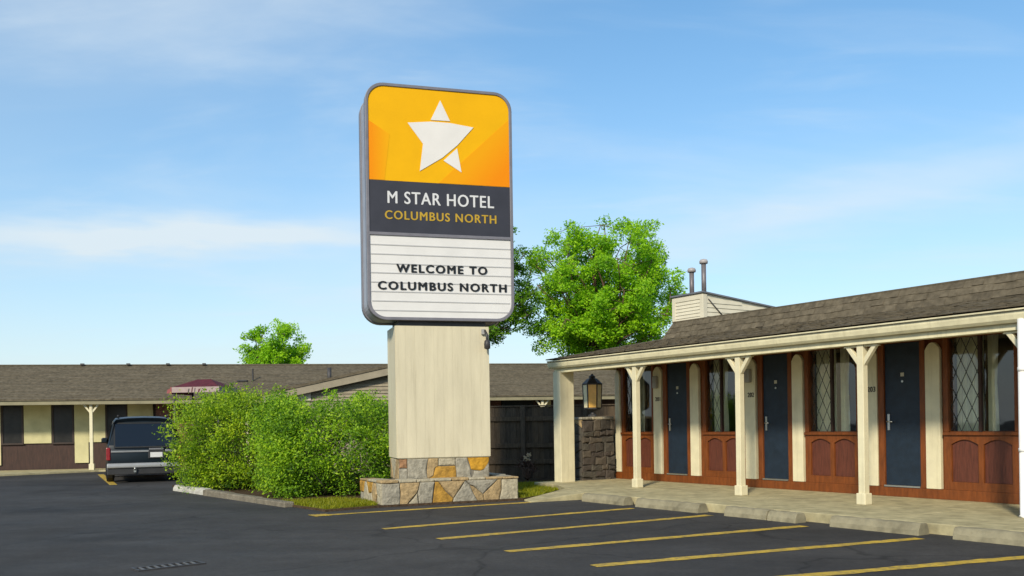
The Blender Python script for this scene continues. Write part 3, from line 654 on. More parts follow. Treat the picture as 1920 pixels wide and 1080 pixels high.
# eave: beam, gutter, soffit
MB().box(-5.34, UW1, -.03, .13, 2.472, 2.56).build('porch_beam', trimc, mo, .006)
gp = [(-.15, 2.60), (-.15, 2.735), (-.165, 2.735), (-.165, 2.70), (-.15, 2.60)]
g = MB(); g.prism_x([(-.04, 2.562), (-.10, 2.562), (-.135, 2.60), (-.15, 2.66), (-.15, 2.705), (-.165, 2.71), (-.165, 2.73), (-.04, 2.73)][::-1], UE-.02, UW1)
g.build('gutter', trimc, mo, .003)
g = MB(); g.box(UE-.02, UE+.05, -.04, VB, 2.57, 2.73); g.build('side_fascia', trimc, mo, .005)
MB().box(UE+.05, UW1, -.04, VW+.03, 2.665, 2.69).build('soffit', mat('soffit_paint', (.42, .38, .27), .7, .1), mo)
# roof: porch slope, steep mansard, flat top
E0 = (-.175, 2.752); B0 = (1.53, 3.105); T0 = (1.70, 3.45)
ue, ub, ut = UE-.03, -3.63, -3.45
rf = MB()
P = [(ue, E0[0], E0[1]), (UW1, E0[0], E0[1]), (UW1, B0[0], B0[1]), (ub, B0[0], B0[1]), (ut, T0[0], T0[1]), (UW1, T0[0], T0[1]), (ue, VB+.2, E0[1]), (ub, VB+.2, B0[1]), (ut, VB+.2, T0[1]), (UW1, VB+.2, T0[1])]
rf.add(P, [(0, 1, 2, 3), (3, 2, 5, 4), (0, 3, 7, 6), (3, 4, 8, 7), (4, 5, 9, 8)])
rf.add([(ue, E0[0], 2.70), (UW1, E0[0], 2.70), (UW1, VB+.2, 2.76), (ue, VB+.2, 2.70)], [(0, 3, 2, 1)])
rf.add([(UW1, E0[0], 2.70), (UW1, B0[0], B0[1]), (UW1, T0[0], T0[1]), (UW1, VB+.2, T0[1]), (UW1, VB+.2, 2.7)], [(0, 4, 3, 2, 1)])
rf.add([(ue, VB+.2, 2.7), (ub, VB+.2, B0[1]), (ut, VB+.2, T0[1]), (UW1, VB+.2, T0[1]), (UW1, VB+.2, 2.7)], [(0, 1, 2, 3, 4)])
roof = rf.build('roof', shingle, mo)
def shingles(parent, slopes, mats):
    mbs = [MB() for _ in mats]
    for (a, b, left, right, expo) in slopes:       # a,b: (v,z) bottom and top; left(t) gives the left end of the course at slope fraction t
        ln_ = math.hypot(b[0]-a[0], b[1]-a[1]); nc = max(1, int(ln_/expo)); nv, nz_ = -(b[1]-a[1])/ln_, (b[0]-a[0])/ln_
        for c in range(nc):
            t0, t1 = c/nc, min(1, (c+1.15)/nc); x = left(t0)-random.uniform(0, .1)
            first = True
            while x < right:
                w = random.uniform(.12, .24); x2 = min(x+w, right); xl = max(x, left(t0)); th = random.uniform(.008, .020); j = random.uniform(-.014, .008)/ln_
                if x2-xl > .02:
                    p0 = (a[0]+(b[0]-a[0])*(t0+j), a[1]+(b[1]-a[1])*(t0+j)); p1 = (a[0]+(b[0]-a[0])*t1, a[1]+(b[1]-a[1])*t1)
                    xt = max(xl, left(t1)) if xl <= left(t0)+.001 else xl
                    xt = min(xt, x2); xt = max(xt, left(t1)) if xt < left(t1) else xt; x2t = max(x2, xt)
                    m = random.choices(range(len(mats)), (5, 3, 3))[0]
                    v = [(xl+.002, p0[0]+nv*th, p0[1]+nz_*th), (x2-.002, p0[0]+nv*th, p0[1]+nz_*th), (x2t-.002, p1[0]+nv*.004, p1[1]+nz_*.004), (xt+.002, p1[0]+nv*.004, p1[1]+nz_*.004), (xl+.002, p0[0], p0[1]), (x2-.002, p0[0], p0[1])]
                    mbs[m].add(v, [(0, 1, 2, 3), (4, 5, 1, 0)])
                x = x2+.001
    for m_, ma in zip(mbs, mats): stuff(m_.build('shingles', ma, parent))
shingles(roof, [(E0, B0, lambda t: ue+(ub-ue)*t, UW1, .125), (B0, T0, lambda t: ub+(ut-ub)*t, UW1, .125)], (shingle, shingle_b, shingle_c))
MB().box(ut-.02, UW1, T0[0]-.012, T0[0]+.05, T0[1]-.008, T0[1]+.02).build('roof_edge', shingle_c, mo)
for i in range(9):       # hip caps
    t = i/9; a = Vector((ue+(ub-ue)*t, E0[0]+(B0[0]-E0[0])*t, E0[1]+(B0[1]-E0[1])*t+.02)); b = Vector((ue+(ub-ue)*(t+.13), E0[0]+(B0[0]-E0[0])*(t+.13), E0[1]+(B0[1]-E0[1])*(t+.13)+.012))
    n = Vector((-1, 1, 0)).normalized()*.09; MB().add([a-n-Vector((0, 0, .02)), b-n-Vector((0, 0, .02)), b, a, a+n-Vector((0, 0, .02)), b+n-Vector((0, 0, .02))], [(0, 1, 2, 3), (3, 2, 5, 4)]).build('hip_shingle', shingle, roof)
# vent housing on the roof
X0, X1, Y0, Y1 = -3.53, -2.62, 1.76, 4.2
cream_s = mat('siding_cream', (.64, .59, .45), .6, .08, 4, .1, 30)
hs = MB().prism_x([(Y0, 3.30), (Y1, 3.30), (Y1, 3.74), (Y0, 3.975)], X0+.02, X1-.02).build('vent_housing', cream_s, mo)
for s, (xa, xb) in enumerate(((X0, X0+.10), (X1-.09, X1))): MB().box(xa, xb, Y0-.022, Y0+.03, 3.44, 3.955).build('corner_board', cream_s, hs, .005)
MB().box(X0+.10, X1-.09, Y0-.02, Y0-.001, 3.86, 3.955).build('top_board', cream_s, hs, .005)
for i in range(6): z = 3.45+i*.068; MB().prism_x([(Y0-.018, z), (Y0-.001, z), (Y0-.001, z+.066), (Y0-.004, z+.066)], X0+.10, X1-.09).build('siding_board', cream_s, hs)
for i in range(6):
    z = 3.42+i*.09; ye = min(Y1, Y0+(3.975-z-.09)/(.235/2.44)) if z+.09 > 3.74 else Y1
    if ye > Y0+.25: MB().prism_y([(X1-.02, z), (X1+.004, z), (X1-.010, z+.088), (X1-.02, z+.088)], Y0+.09, ye).build('siding_board', cream_s, hs)
MB().box(X1-.012, X1+.008, Y0-.02, Y0+.088, 3.42, 3.95).build('corner_board', cream_s, hs, .004)
MB().prism_x([(Y0-.05, 3.982), (Y0-.05, 4.012), (Y1+.05, 3.767), (Y1+.05, 3.737)][::-1], X0-.03, X1+.03).build('housing_roof', mat('flashing', (.14, .15, .17), .5, .2), hs)
MB().tube([(X1+.015, Y0+.12, 3.86), (X1+.016, Y0+.36, 3.66), (X1+.015, Y0+.62, 3.46)], .011, 6).build('cable', dmetal, hs)
pipe_m = mat('vent_pipe', (.16, .145, .15), .5, .25, 6, metal=.3)
for x, y, h in ((-3.13, 1.93, 4.47), (-2.80, 1.95, 4.60)):
    p = MB(); p.lathe([(.05, 3.9), (.05, h)], 12, (x, y)); p.build('vent_pipe', pipe_m, hs)
    c = MB(); c.lathe([(.05, h), (.085, h+.005), (.09, h+.05), (.07, h+.085), (.02, h+.10)], 12, (x, y)); c.build('pipe_cap', mat('cap_metal', (.36, .33, .32), .45, .2), hs)

# stone pier with lantern
pier = empty('stone_pier', (*uvw(-5.25, .62), 0), RA); tag(pier, 'low rough stone wall under the lantern at porch end', 'stone wall')
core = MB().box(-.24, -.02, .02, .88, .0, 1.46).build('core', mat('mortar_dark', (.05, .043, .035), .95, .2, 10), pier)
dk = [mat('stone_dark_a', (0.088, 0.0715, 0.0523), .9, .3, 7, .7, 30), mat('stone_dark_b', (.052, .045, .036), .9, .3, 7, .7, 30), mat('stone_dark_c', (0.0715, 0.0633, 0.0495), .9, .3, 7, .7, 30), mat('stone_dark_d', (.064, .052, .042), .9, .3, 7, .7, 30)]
z = .03
while z < 1.44:
    h_ = random.uniform(.11, .21); h_ = 1.46-z if 1.46-z-h_ < .08 else h_; x = 0.
    while x < .88:
        w_ = random.uniform(.16, .38); w_ = .90-x if .90-x-w_ < .10 else w_; j = lambda: random.uniform(-.032, .032)
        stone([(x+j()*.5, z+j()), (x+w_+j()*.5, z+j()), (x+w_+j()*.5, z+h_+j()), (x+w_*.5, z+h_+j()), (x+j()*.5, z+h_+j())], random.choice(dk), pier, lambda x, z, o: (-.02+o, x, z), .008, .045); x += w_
    z += h_
for p in vor((-.26, .0, .05, 1.46), [(random.uniform(-.22, -.04), .1+i*.19) for i in range(8)]):
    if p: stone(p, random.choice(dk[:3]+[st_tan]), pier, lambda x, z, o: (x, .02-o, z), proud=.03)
for i in range(3): MB().box(-.275, .025, -.02+i*.31, -.02+i*.31+.30, 1.46, 1.53+random.uniform(-.015, .015)).build('cap_stone', random.choice([st_grey, dk[0], st_pale]), pier, .02)
lan = empty('lantern', (*uvw(-5.38, 1.03), 1.53), R(-4.8)); tag(lan, 'hexagonal black lantern with amber glass on the stone wall', 'lantern')
hexp = lambda r, a0=30: [(r*math.cos(R(a0+60*i)), r*math.sin(R(a0+60*i))) for i in range(6)]
b = MB(); b.lathe([(.10, .0), (.10, .03), (.04, .05), (.035, .10), (.12, .14), (.19, .17), (.19, .20)], 6); b.build('base', dmetal, lan)
b = MB(); b.lathe([(.22, .70), (.225, .73), (.12, .83), (.07, .85), (.07, .90), (.03, .92), (.015, .95)], 6); b.build('cap', dmetal, lan)
am_p = mat('amber_glass', (.80, .46, .09), .25, .15, 6, spec=.6); cr_p = mat('cream_glass', (.82, .74, .48), .25, .12, 6, spec=.6)
h0 = [(.19*math.cos(R(60*i)), .19*math.sin(R(60*i))) for i in range(6)]; h1 = [(.21*math.cos(R(60*i)), .21*math.sin(R(60*i))) for i in range(6)]
for i in range(6):
    j = (i+1) % 6
    MB().add([(*h0[i], .20), (*h0[j], .20), (*h1[j], .70), (*h1[i], .70)], [(0, 1, 2, 3)]).build('pane', am_p if i in (4, 1) else cr_p, lan)
    MB().tube([(*h0[i], .19), (*h1[i], .71)], .014, 6).build('frame_bar', dmetal, lan)

# ------------------------------------------------------------ far motel wing
FA = R(10.9); far = empty('far_motel_wing', (-14.327, 31.612, 0), FA); tag(far, 'long low motel wing with brown shingle roof at the back left', 'building')
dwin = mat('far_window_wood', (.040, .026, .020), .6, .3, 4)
FW = 1.3
cream_f = mat('cream_far', (.52, .48, .26), .7, .14, 2, .1, 20)
brick_f = mat('brick_far', (.15, .065, .045), .85, .35, 6, .3, 60)
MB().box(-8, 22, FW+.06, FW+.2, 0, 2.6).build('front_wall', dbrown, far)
MB().box(-8, 22, 6, 6.2, 0, 2.6).build('rear_wall', cream_f, far); MB().box(-8, -7.8, FW+.2, 6, 0, 2.6).build('end_wall', cream_f, far); MB().box(21.8, 22, FW+.2, 6, 0, 2.6).build('end_wall', cream_f, far)
for a, b, z0 in [(-3.9, -3.24, .22), (-2.50, -1.61, .96), (-.86, -.40, .25), (-.40, .16, .97), (.905, 1.765, .95), (-5.0, -4.55, .25), (-7.2, -6.4, .96)]:
    MB().box(a, b, FW, FW+.059, z0, 2.5).build('cream_panel', cream_f, far, .01)
for a, b in [(-3.17, -2.57), (-1.54, -.93), (.22, .84), (-6.2, -5.3)]:
    w = MB(); w.box(a-.06, a, FW, FW+.059, .98, 2.45); w.box(b, b+.06, FW, FW+.059, .98, 2.45); w.box(a, b, FW, FW+.059, 2.38, 2.45); w.box(a-.06, b+.06, FW-.02, FW+.059, .93, .98)
    wf = w.build('window', dwin, far)
    MB().box(a, b, FW+.03, FW+.05, .98, 2.38).build('pane', mat('far_pane', (.018, .017, .016), .3, .4, 3, spec=.3), wf)
MB().box(1.95, 3.6, FW-.5, FW+.055, 0, 2.5).build('brick_bay', brick_f, far, .01)
MB().box(14.4, 15.6, FW-.01, FW+.055, 2.02, 2.32).build('window', mat('far_pane', (.03, .035, .038)), far)
MB().box(13.4, 14.35, FW-.01, FW+.055, 0, 2.4).build('brick_bay', brick_f, far)
MB().box(15.9, 16.3, FW-.01, FW+.055, 2.02, 2.32).build('cream_panel', cream_f, far)
def far_post(x):
    p = MB().box(-.05, .05, -.05, .05, .05, 2.27).build('porch_post', cream, far, .006, (x, .05, 0))
    MB().box(-.085, .085, -.085, .085, .05, .26).build('post_base', cream, p, .01)
    for s in (-1, 1): MB().prism_y(ccw([(s*.05, 1.98), (s*.05, 2.07), (s*.20, 2.27), (s*.27, 2.27)]), -.03, .03).build('bracket', cream, p)
    for s in (-1, 1): MB().prism_y(ccw([(s*.0, 2.0), (s*.045, 2.27), (s*-.045, 2.27)]), -.06, -.05).build('bracket', cream, p) if s > 0 else None
for x in (0, -5.1, 5.1, 10.3, 15.68): far_post(x)
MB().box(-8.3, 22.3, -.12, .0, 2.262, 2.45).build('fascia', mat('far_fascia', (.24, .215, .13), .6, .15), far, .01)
MB().box(-8.3, 22.3, .0, FW+.06, 2.36, 2.40).build('soffit', cream_f, far)
fr = MB(); fr.prism_x([(-.16, 2.44), (3.2, 3.80), (6.5, 2.44), (6.5, 2.40), (3.2, 3.70), (-.16, 2.40)][::-1], -8.4, 22.4)
froof = fr.build('roof', shingle, far)
for k, ma in enumerate((shingle, shingle_b, shingle_c)):
    fm = MB()
    for c in range(24):
        if random.choices((0, 1, 2), (4, 4, 3))[0] != k: continue
    pass
def far_shingles():
    mbs = [MB() for _ in range(3)]; ln_ = math.hypot(3.36, 1.36); nv, nz_ = -1.36/ln_, 3.36/ln_
    for c in range(22):
        t0, t1 = c/22, min(1, (c+1.1)/22); x = -8.4-random.uniform(0, .3)
        while x < 22.4:
            x2 = x+random.uniform(.35, .9); th = random.uniform(.008, .02); m = random.choices((0, 1, 2), (5, 4, 2))[0]
            a = (-.16+3.36*t0, 2.44+1.36*t0); b = (-.16+3.36*t1, 2.44+1.36*t1)
            mbs[m].add([(x, a[0]+nv*th, a[1]+nz_*th), (x2, a[0]+nv*th, a[1]+nz_*th), (x2, b[0]+nv*.004, b[1]+nz_*.004), (x, b[0]+nv*.004, b[1]+nz_*.004), (x, *a), (x2, *a)], [(0, 1, 2, 3), (4, 5, 1, 0)]); x = x2
    for m_, ma in zip(mbs, (shingle, shingle_b, shingle_c)): stuff(m_.build('shingles', ma, froof))
far_shingles()
MB().box(-8.4, 22.4, 3.10, 3.30, 3.775, 3.83).build('ridge_cap', shingle_c, far, .02)
for x in (-1.0, .6, 2.0, 3.3): MB().box(x-.06, x+.06, 3.0, 3.12, 3.80, 3.86).build('ridge_vent', dmetal, far)
p = MB(); p.lathe([(.12, 3.0), (.05, 3.08), (.03, 3.12), (.03, 3.55)], 8, (5.2, 1.45)); p.build('vent_pipe', dmetal, far)
MB().box(4.65, 5.0, 1.30, 1.55, 3.08, 3.14).build('roof_vent', dmetal, far)
fw = struct(MB().prism_z([(-24, 24), (-16.1, 29.05), (-13.95, 31.3), (7.5, 35.3), (7.2, 36.8), (-16, 32.5), (-24, 30.9)], -.05, .05).build('far_walkway', concrete))

# gabled wing between hedge and sign
gb_ = empty('gabled_outbuilding', (-3.75, 28, 0), R(4)); tag(gb_, 'low gabled outbuilding with cream siding showing above the shrubs', 'building')
HW, AP, EV = 3.55, 3.10, 2.36
gs = mat('gable_siding', (.25, .215, .15), .7, .18, 5, .2, 30)
MB().prism_y([(-HW+.2, 0), (2.2, 0), (2.2, EV), (0, AP-.05), (-HW+.2, EV)], .05, 5).build('gable_wall', gs, gb_)
for i in range(8):
    z = 2.16+i*.105; w = min(HW-.2, (AP-.06-z-.10)/((AP-EV)/HW))
    if w > .15: MB().prism_x([(.0, z), (.049, z), (.049, z+.103), (.036, z+.103)], -w, min(w, 2.2*w/(HW-.2))).build('siding_board', gs, gb_)
for s in (-1, 1):
    a, b = (0, AP), (-(HW+.1) if s < 0 else 2.45, EV-.03)
    MB().prism_y(ccw([(a[0], a[1]+.02), (a[0], a[1]-.20), (b[0], b[1]-.20), (b[0], b[1]+.02)]), -.25, -.20).build('barge_board', mat('barge', (.25, .215, .15), .6, .15), gb_)
    MB().prism_y(ccw([(a[0], a[1]+.10), (a[0], a[1]+.022), (b[0]+s*.05, b[1]+.022-.01), (b[0]+s*.05, b[1]+.09)]), -.28, 5.2).build('roof_slope', shingle_c, gb_)
MB().box(-2.85, -2.3, -.02, .0, 2.18, 2.44).build('sign_board', mat('pale_board', (.55, .50, .40), .6, .1), gb_, .01)
p = MB(); p.lathe([(.06, 2.6), (.06, 3.19)], 10, (-1.82, .6)); p.build('vent_pipe', dmetal, gb_)
MB().prism_x([(.5, 2.75), (1.0, 2.75), (.9, 2.98), (.55, 2.98)], -1.35, -1.0).build('roof_vent', dmetal, gb_)
MB().prism_x([(.5, 2.85), (1.0, 2.85), (.9, 3.12), (.55, 3.12)], -.62, -.22).build('roof_vent', dmetal, gb_)

# red canopy behind the hedge
cp = empty('patio_canopy', (-9.36, 28, 0), R(-6)); tag(cp, 'dark red canopy with white valance rising behind the left shrub', 'canopy')
red = mat('red_canvas', (.085, .010, .018), .8, .25, 6); pinkw = mat('valance_white', (.36, .28, .26), .8, .12, 6); pink = mat('valance_red', (.28, .085, .085), .8, .2, 6)
MB().add([(-.62, -.62, 2.62), (.80, -.62, 2.62), (.80, .7, 2.62), (-.62, .7, 2.62), (-.12, .0, 2.87), (.30, .0, 2.87)], [(0, 1, 5, 4), (1, 2, 5), (2, 3, 4, 5), (3, 0, 4), (3, 2, 1, 0)]).build('canvas_top', red, cp)
MB().box(-.62, .80, -.64, -.61, 2.46, 2.62).build('valance', pinkw, cp)
MB().box(-.66, -.625, -.64, .7, 2.42, 2.63).build('side_valance', pink, cp); MB().box(.80, .83, -.64, .7, 2.46, 2.62).build('side_valance', pinkw, cp)
MB().prism_y([(-.85, 2.45), (-.66, 2.44), (-.66, 2.62), (-.82, 2.56)], -.5, .3).build('side_flap', pink, cp)
for k, (x, w, h) in enumerate(((-.13, .06, .10), (-.02, .05, .14), (.07, .04, .12), (.18, .07, .09))): MB().prism_y([(x, 2.47), (x+w*.6, 2.47), (x+w, 2.47+h), (x+w*.4, 2.47+h)], -.644, -.6405).build('printed_mark', red if k % 2 else dmetal, cp)
for x in (-.58, .76):
    for y in (-.56, .66): MB().tube([(x, y, 0), (x, y, 2.62)], .03, 8).build('pole', dmetal, cp)

# dark plank fence
fen = empty('plank_fence', (.2, 23.1, 0), R(-3)); tag(fen, 'dark brown plank fence between the sign and the porch', 'fence')
fw_m = [mat('fence_wood_a', (.085, .062, .040), .85, .35, 6, .5, 40, stretch=(6, 6, .6)), mat('fence_wood_b', (.070, .052, .034), .85, .35, 6, .5, 40, stretch=(6, 6, .6)), mat('fence_wood_c', (.10, .070, .042), .85, .35, 6, .5, 40, stretch=(6, 6, .6))]
for i in range(36):
    x = -1.9+i*.135; MB().box(x-.005, x+.140, (i % 2)*.014, (i % 2)*.014+.0135, .03, 1.80+random.uniform(-.012, .012)).build('plank', random.choice(fw_m), fen, .003)
for z in (.40, .80, 1.46): MB().box(-1.95, 3.0, -.045, -.006, z, z+.11).build('rail', fw_m[2], fen, .005)
for x in (-1.5, .02, 1.55): MB().box(x-.055, x+.055, -.10, -.047, .0, 1.84).build('fence_post', fw_m[0], fen, .006)
MB().box(-1.95, 3.0, -.03, .06, 1.815, 1.845).build('cap_rail', fw_m[2], fen, .005)

# ------------------------------------------------------------ minivan
van = empty('minivan', (-9.74, 24.55, 0), R(23.0)); tag(van, 'dark blue green minivan parked at far left, seen from behind', 'minivan')
paint = mat('van_paint', (.007, .012, .017), .3, .3, 2, spec=.3, coat=.0); chrome = mat('bumper_silver', (.36, .36, .355), .35, .1, 4, metal=.3)
# stations: (y, half width, belt z, roof z, roof half width, floor z)
stn = [(.00, .86, .98, 1.60, .68, .42), (.16, .90, .99, 1.69, .70, .34), (.9, .93, .99, 1.74, .72, .30), (2.2, .94, .98, 1.74, .73, .30), (2.9, .94, .97, 1.68, .70, .30), (3.45, .93, .97, 1.20, .74, .30), (3.75, .91, .95, 1.02, .78, .30), (4.35, .86, .84, .88, .74, .30), (4.6, .78, .70, .74, .66, .36)]
def ringp(s):
    y, w, bz, rz, rw, fz = s
    up = .30 if y < .1 else .05 if y < .3 else 0
    lean = lambda z: y+(up*(z-bz)/(rz-bz) if z > bz and rz > bz else 0)
    half = [(w*.90, fz), (w, fz+.14), (w, .62), (w*.985, bz), (w*.97, bz+.02), (rw+.04, rz-.12 if rz-bz > .3 else bz+.03), (rw-.03, rz-.03), (rw*.55, rz+.005), (0, rz+.015)]
    return [(x, lean(z), z) for x, z in half]+[(-x, lean(z), z) for x, z in half[-2::-1]]
rings = [ringp(s) for s in stn]; k = len(rings[0]); vs_ = [p for r in rings for p in r]; fs = []
for i in range(len(rings)-1):
    for j in range(k-1): fs.append((i*k+j, (i+1)*k+j, (i+1)*k+j+1, i*k+j+1))
    fs.append((i*k+k-1, (i+1)*k+k-1, (i+1)*k, i*k))
for j in range(k//2):     # rear and front faces in rows
    fs.append((j, j+1, k-2-j, k-1-j) if j+1 != k-2-j else (j, j+1, k-1-j))
    e = (len(rings)-1)*k; fs.append((e+k-1-j, e+k-2-j, e+j+1, e+j) if j+1 != k-2-j else (e+k-1-j, e+j+1, e+j))
body = MB().add(vs_, fs, True).build('body', paint, van)
bv = body.modifiers.new('bevel', 'BEVEL'); bv.width = .02; bv.segments = 2; bv.limit_method = 'ANGLE'; bv.angle_limit = R(30)
y_at = lambda z: .30*(z-.98)/.62
MB().prism_x([(y_at(.95)-.014, .95), (y_at(1.55)-.012, 1.55), (y_at(1.55)+.01, 1.55), (y_at(.95)+.01, .95)][::-1], -.70, .70).build('rear_window', dglass, van, .006)
wv = MB().prism_x([(y_at(.92)-.010, .92), (y_at(1.58)-.008, 1.58), (y_at(1.58)+.02, 1.58), (y_at(.92)+.012, .92)][::-1], -.73, .73).build('window_seal', mat('rubber', (.012, .012, .012), .6), van)
for s in (-1, 1):
    q = [(s*.955, .95, 1.03), (s*.955, 2.75, 1.03), (s*.80, 2.55, 1.58), (s*.80, .95, 1.58)]
    for ya, yb in ((.35, 1.2), (1.28, 2.1), (2.18, 2.85)):
        MB().add([(s*.925, ya, 1.04), (s*.925, yb+(.22 if yb > 2.5 else 0), 1.04), (s*.795, yb-(.12 if yb > 2.5 else 0), 1.56), (s*.795, ya+.05, 1.56)], [(0, 1, 2, 3) if s > 0 else (3, 2, 1, 0)]).build('side_window', dglass, van)
    MB().box(s*.865-.05, s*.865+.05, -.025, .22, .60, .93).build('tail_light', mat('tail_red', (.25, .012, .016), .25, .2, 6, spec=.6), van, .02)
    MB().box(s*.98-.09, s*.98+.09, 2.85, 2.98, 1.02, 1.17).build('wing_mirror', paint, van, .03)
    MB().box(s*.62-.02, s*.62+.02, .55, 2.4, 1.745, 1.785).build('roof_rail', dmetal, van, .008)
    for y in (.95, 3.75):
        t = MB(); xa, xb = (s*.72, s*.94) if s > 0 else (s*.94, s*.72)
        prof = [(.20, xa), (.31, xa+.02), (.33, xa+.06), (.33, xb-.06), (.31, xb-.02), (.20, xb)]
        vv = []; ff = []
        for r_, x in prof:
            for q in range(18): a = 2*math.pi*q/18; vv.append((x, y+r_*math.cos(a), .33+r_*math.sin(a)))
        for i in range(5):
            for q in range(18): ff.append((i*18+q, i*18+(q+1) % 18, (i+1)*18+(q+1) % 18, (i+1)*18+q))
        ff += [tuple(range(17, -1, -1)), tuple(5*18+q for q in range(18))]
        wl = t.add(vv, ff).build('wheel', mat('rubber', (.012, .012, .012)), van)
        h = MB(); xo = xb if s > 0 else xa
        vv = [(xo-s*.01, y, .33)]+[(xo+s*.004, y+.19*math.cos(2*math.pi*q/14), .33+.19*math.sin(2*math.pi*q/14)) for q in range(14)]
        h.add(vv, [(0, q+1, (q+1) % 14+1) for q in range(14)]).build('hub_cap', chrome, wl)
bm = MB().prism_x([(-.10, .39), (-.12, .42), (-.12, .48), (-.08, .52), (.06, .52), (.06, .39)][::-1], -.90, .90).build('rear_bumper', chrome, van, .02)
MB().box(-.90, .90, -.07, .06, .22, .388).build('bumper_skirt', mat('van_lower', (.03, .03, .032), .5), van, .02)
MB().box(-.80, .12, -.026, .0, .80, .85).build('trim_strip', mat('trim_silver', (.30, .30, .30), .35, .1, 3, metal=.4), van, .008)
MB().box(.52, .78, -.026, .0, .80, .86).build('trim_strip', mat('trim_silver', (.30, .30, .30)), van, .008)
MB().box(.10, .50, -.030, .0, .63, .84).build('plate_recess', mat('van_lower', (.03, .03, .032)), van, .01)
MB().box(.15, .45, -.036, -.030, .66, .79).build('license_plate', mat('plate_white', (.62, .62, .60), .5, .08), van, .004)
MB().box(.12, .48, -.045, -.0, .85, .90).build('hatch_handle', mat('trim_grey', (.16, .16, .17), .4), van, .012)
MB().tube([(.0, .04, 1.01), (.30, .10, 1.10)], .012, 6).build('wiper', mat('rubber', (.012, .012, .012)), van)
hm = MB(); hm.box(-.26, -.20, -.13, -.06, .28, .36); hm.tube([(-.23, -.12, .34), (-.23, -.15, .40)], .025, 8); hm.build('tow_hitch', metal, van)

# ------------------------------------------------------------ vegetation
def limb(mb, a, b, r0, r1, bend=.1, n=5):
    a, b = Vector(a), Vector(b); d = b-a; l_ = d.length; pts = []; rs = []
    off = Vector((random.gauss(0, 1), random.gauss(0, 1), random.gauss(0, .5)))*bend*l_
    for i in range(n+1):
        t = i/n; pts.append(a+d*t+off*math.sin(math.pi*t)); rs.append(r0+(r1-r0)*t)
    mb.tube(pts, rs, 7); return pts
def foliage(cl, per, spread, size, name, m, parent, sun_bias=.35, aspect=.5):
    """leaves gathered in clumps; cl is (n,4): x,y,z,radius"""
    cen = []; tone = []
    for x, y, z, r in cl:
        k = int(per*(r/.4)**2*random.uniform(.7, 1.25)); d = rng.normal(size=(k, 3)); d /= np.linalg.norm(d, axis=1)[:, None]
        rad = r*np.clip(rng.normal(.78, spread, k), .1, 1.35)[:, None]
        cen.append(np.array([x, y, z])+d*rad*np.array([1, 1, .8])); tone.append(np.full(k, rng.normal(0, .17)))
    cen = np.concatenate(cen); tone = np.concatenate(tone)
    nrm = rng.normal(size=cen.shape)*.75+np.array(sd)*.85+np.array([0, 0, .35])   # leaves turn to the light
    me, a, n = quads(name, cen, nrm, size, m, parent, aspect)
    return finish_quads(me, a, np.clip(rng.normal(.48, .2, n)+tone, 0, 1), m, name, parent)
def tree(loc, crown_c, crown_r, h_fork, label, nb, per, size, lm, bm_, seed, r0=.16, cr=(.28, .55)):
    random.seed(seed); root = empty('tree', loc); tag(root, label, 'tree', 'trees behind the motel')
    mb = MB(); top = Vector((random.uniform(-.15, .15), random.uniform(-.1, .1), h_fork)); limb(mb, (0, 0, 0), top, r0, r0*.75, .03)
    cl = []; cc = Vector(crown_c); rr = Vector(crown_r)
    for i in range(nb):
        t = (i+.5)/nb; el = math.asin(max(-1, min(1, -.72+1.68*t))); az = i*2.39996+random.uniform(-.4, .4); q = random.uniform(.66, 1.03)
        tip = cc+Vector((math.cos(az)*math.cos(el)*rr.x*q, math.sin(az)*math.cos(el)*rr.y*q, math.sin(el)*rr.z*q))
        st = top+Vector((0, 0, (tip.z-top.z)*random.uniform(.0, .45))) if tip.z > top.z else top
        pts = limb(mb, st, tip, r0*.42, .018, .10, 6)
        for tt in (.55, .8, 1.0):
            p = pts[int(round(tt*6))]
            for _ in range(3):
                o = Vector((random.gauss(0, 1), random.gauss(0, 1), random.gauss(0, .8))); o = o*.34*rr.x/2.5; tw = p+o
                limb(mb, p, tw, .016, .006, .1, 2)
                cl.append((tw.x, tw.y, tw.z, random.uniform(*cr)))
    limb(mb, top, cc+Vector((0, 0, rr.z*.85)), r0*.7, .02, .05, 6); cl.append((cc.x, cc.y, cc.z+rr.z*.9, .4))
    mb.build('trunk', bm_, root)
    foliage(np.array(cl), per, .22, size, 'crown', lm, root)
    return root
tree((4.2, 43, 0), (.10, 0, 7.25), (3.6, 3.0, 3.75), 3.9, 'large bright green tree rising behind the porch roof', 58, 175, .066, leaf_tree, bark, 3, .17, (.24, .54))
tree((-2.1, 43, 0), (.72, 0, 7.95), (2.6, 2.2, 3.3), 4.3, 'darker green tree half hidden behind the hotel sign', 42, 165, .066, leaf_dark, bark_d, 5, .15, (.20, .46))
tree((-11.6, 46, 0), (0, 0, 4.75), (1.75, 1.6, 1.85), 2.4, 'small round green tree beyond the back motel roof', 22, 170, .068, leaf_tree, bark_d, 8, .12, (.22, .44))

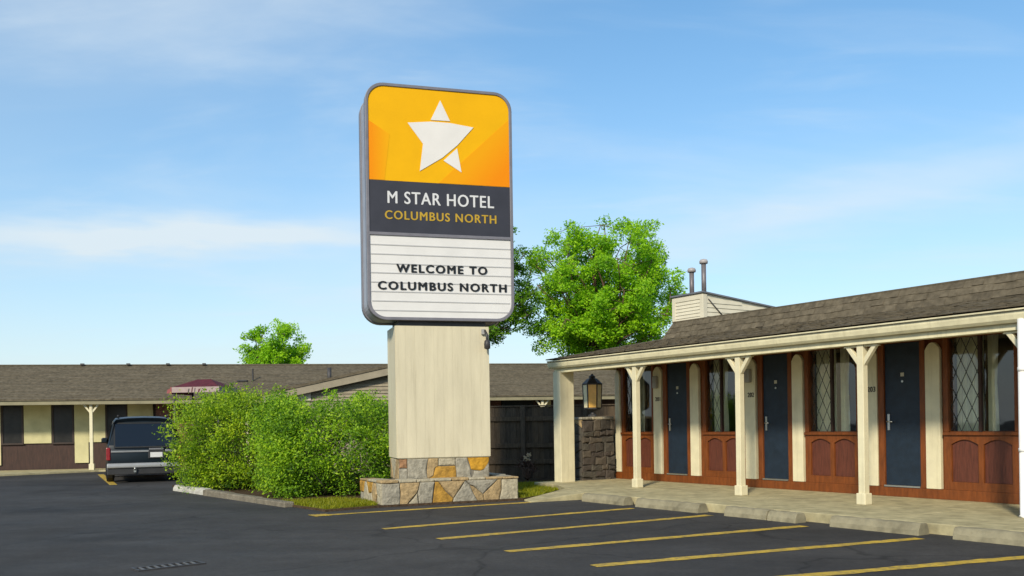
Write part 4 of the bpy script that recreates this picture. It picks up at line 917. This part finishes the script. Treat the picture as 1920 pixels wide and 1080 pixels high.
def shrub(loc, rad, n, label, lm, seed, per, tilt=0.):
    random.seed(seed); root = empty('shrub', loc); tag(root, label, 'shrub', 'shrubs beside the sign'); mb = MB(); cl = []
    rx, ry, rz = rad
    for i in range(n):
        # points spread through a boxy rounded volume, denser near its skin
        while True:
            p = np.array([random.uniform(-1, 1), random.uniform(-1, 1), random.uniform(-1, 1)]); e = (abs(p)**4.2).sum()
            if .10 < e < 1: break
        q = Vector((p[0]*rx, p[1]*ry, rz+p[2]*rz)); q.z = max(.14, q.z)
        cl.append((q.x, q.y, q.z, random.uniform(.15, .34)))
        if q.z > rz*1.6 and random.random() < .35: cl += [(q.x+random.uniform(-.1, .1), q.y, q.z+.16, .13), (q.x+random.uniform(-.12, .12), q.y, q.z+.28, .08)]
        if i % 4 == 0: limb(mb, (q.x*.3+random.uniform(-.2, .2), q.y*.2+.2, 0), q*.9, .02, .006, .12, 5)
    mb.build('stems', bark_d, root)
    foliage(np.array(cl), per, .34, .028, 'foliage', lm, root, aspect=.5)
    return root
shrub((-6.22, 21.2, .03), (1.42, 1.2, 1.05), 300, 'large yellow green shrub nearest the parked minivan', leaf_bush, 21, 470)
shrub((-3.70, 18.75, .03), (1.40, 1.1, .92), 290, 'large green shrub beside the cream sign column', leaf_bush2, 22, 470)

# withered plant by the fence
random.seed(31); wp = empty('withered_plant', (.30, 22.4, .03)); tag(wp, 'withered brown plant with pale tips beside the fence', 'plant')
mb = MB(); cl = []
for i in range(14):
    t = Vector((random.gauss(0, .12), random.gauss(0, .1), random.uniform(.25, .62))); limb(mb, (0, 0, 0), t, .012, .005, .12, 4); cl.append((t.x, t.y, t.z*.8, .10))
mb.build('stems', bark, wp)
foliage(np.array(cl), 260, .3, .035, 'dry_leaves', leaf_mat('dry_leaf', (.045, .022, .014), (.07, .035, .02), (.10, .055, .03), .2), wp)
foliage(np.array([(.0, -.12, .52, .07), (.05, -.13, .62, .06), (-.06, -.12, .56, .05)]), 900, .3, .03, 'pale_tips', leaf_mat('pale_leaf', (.55, .42, .25), (.7, .56, .36), (.8, .68, .5), .2), wp)
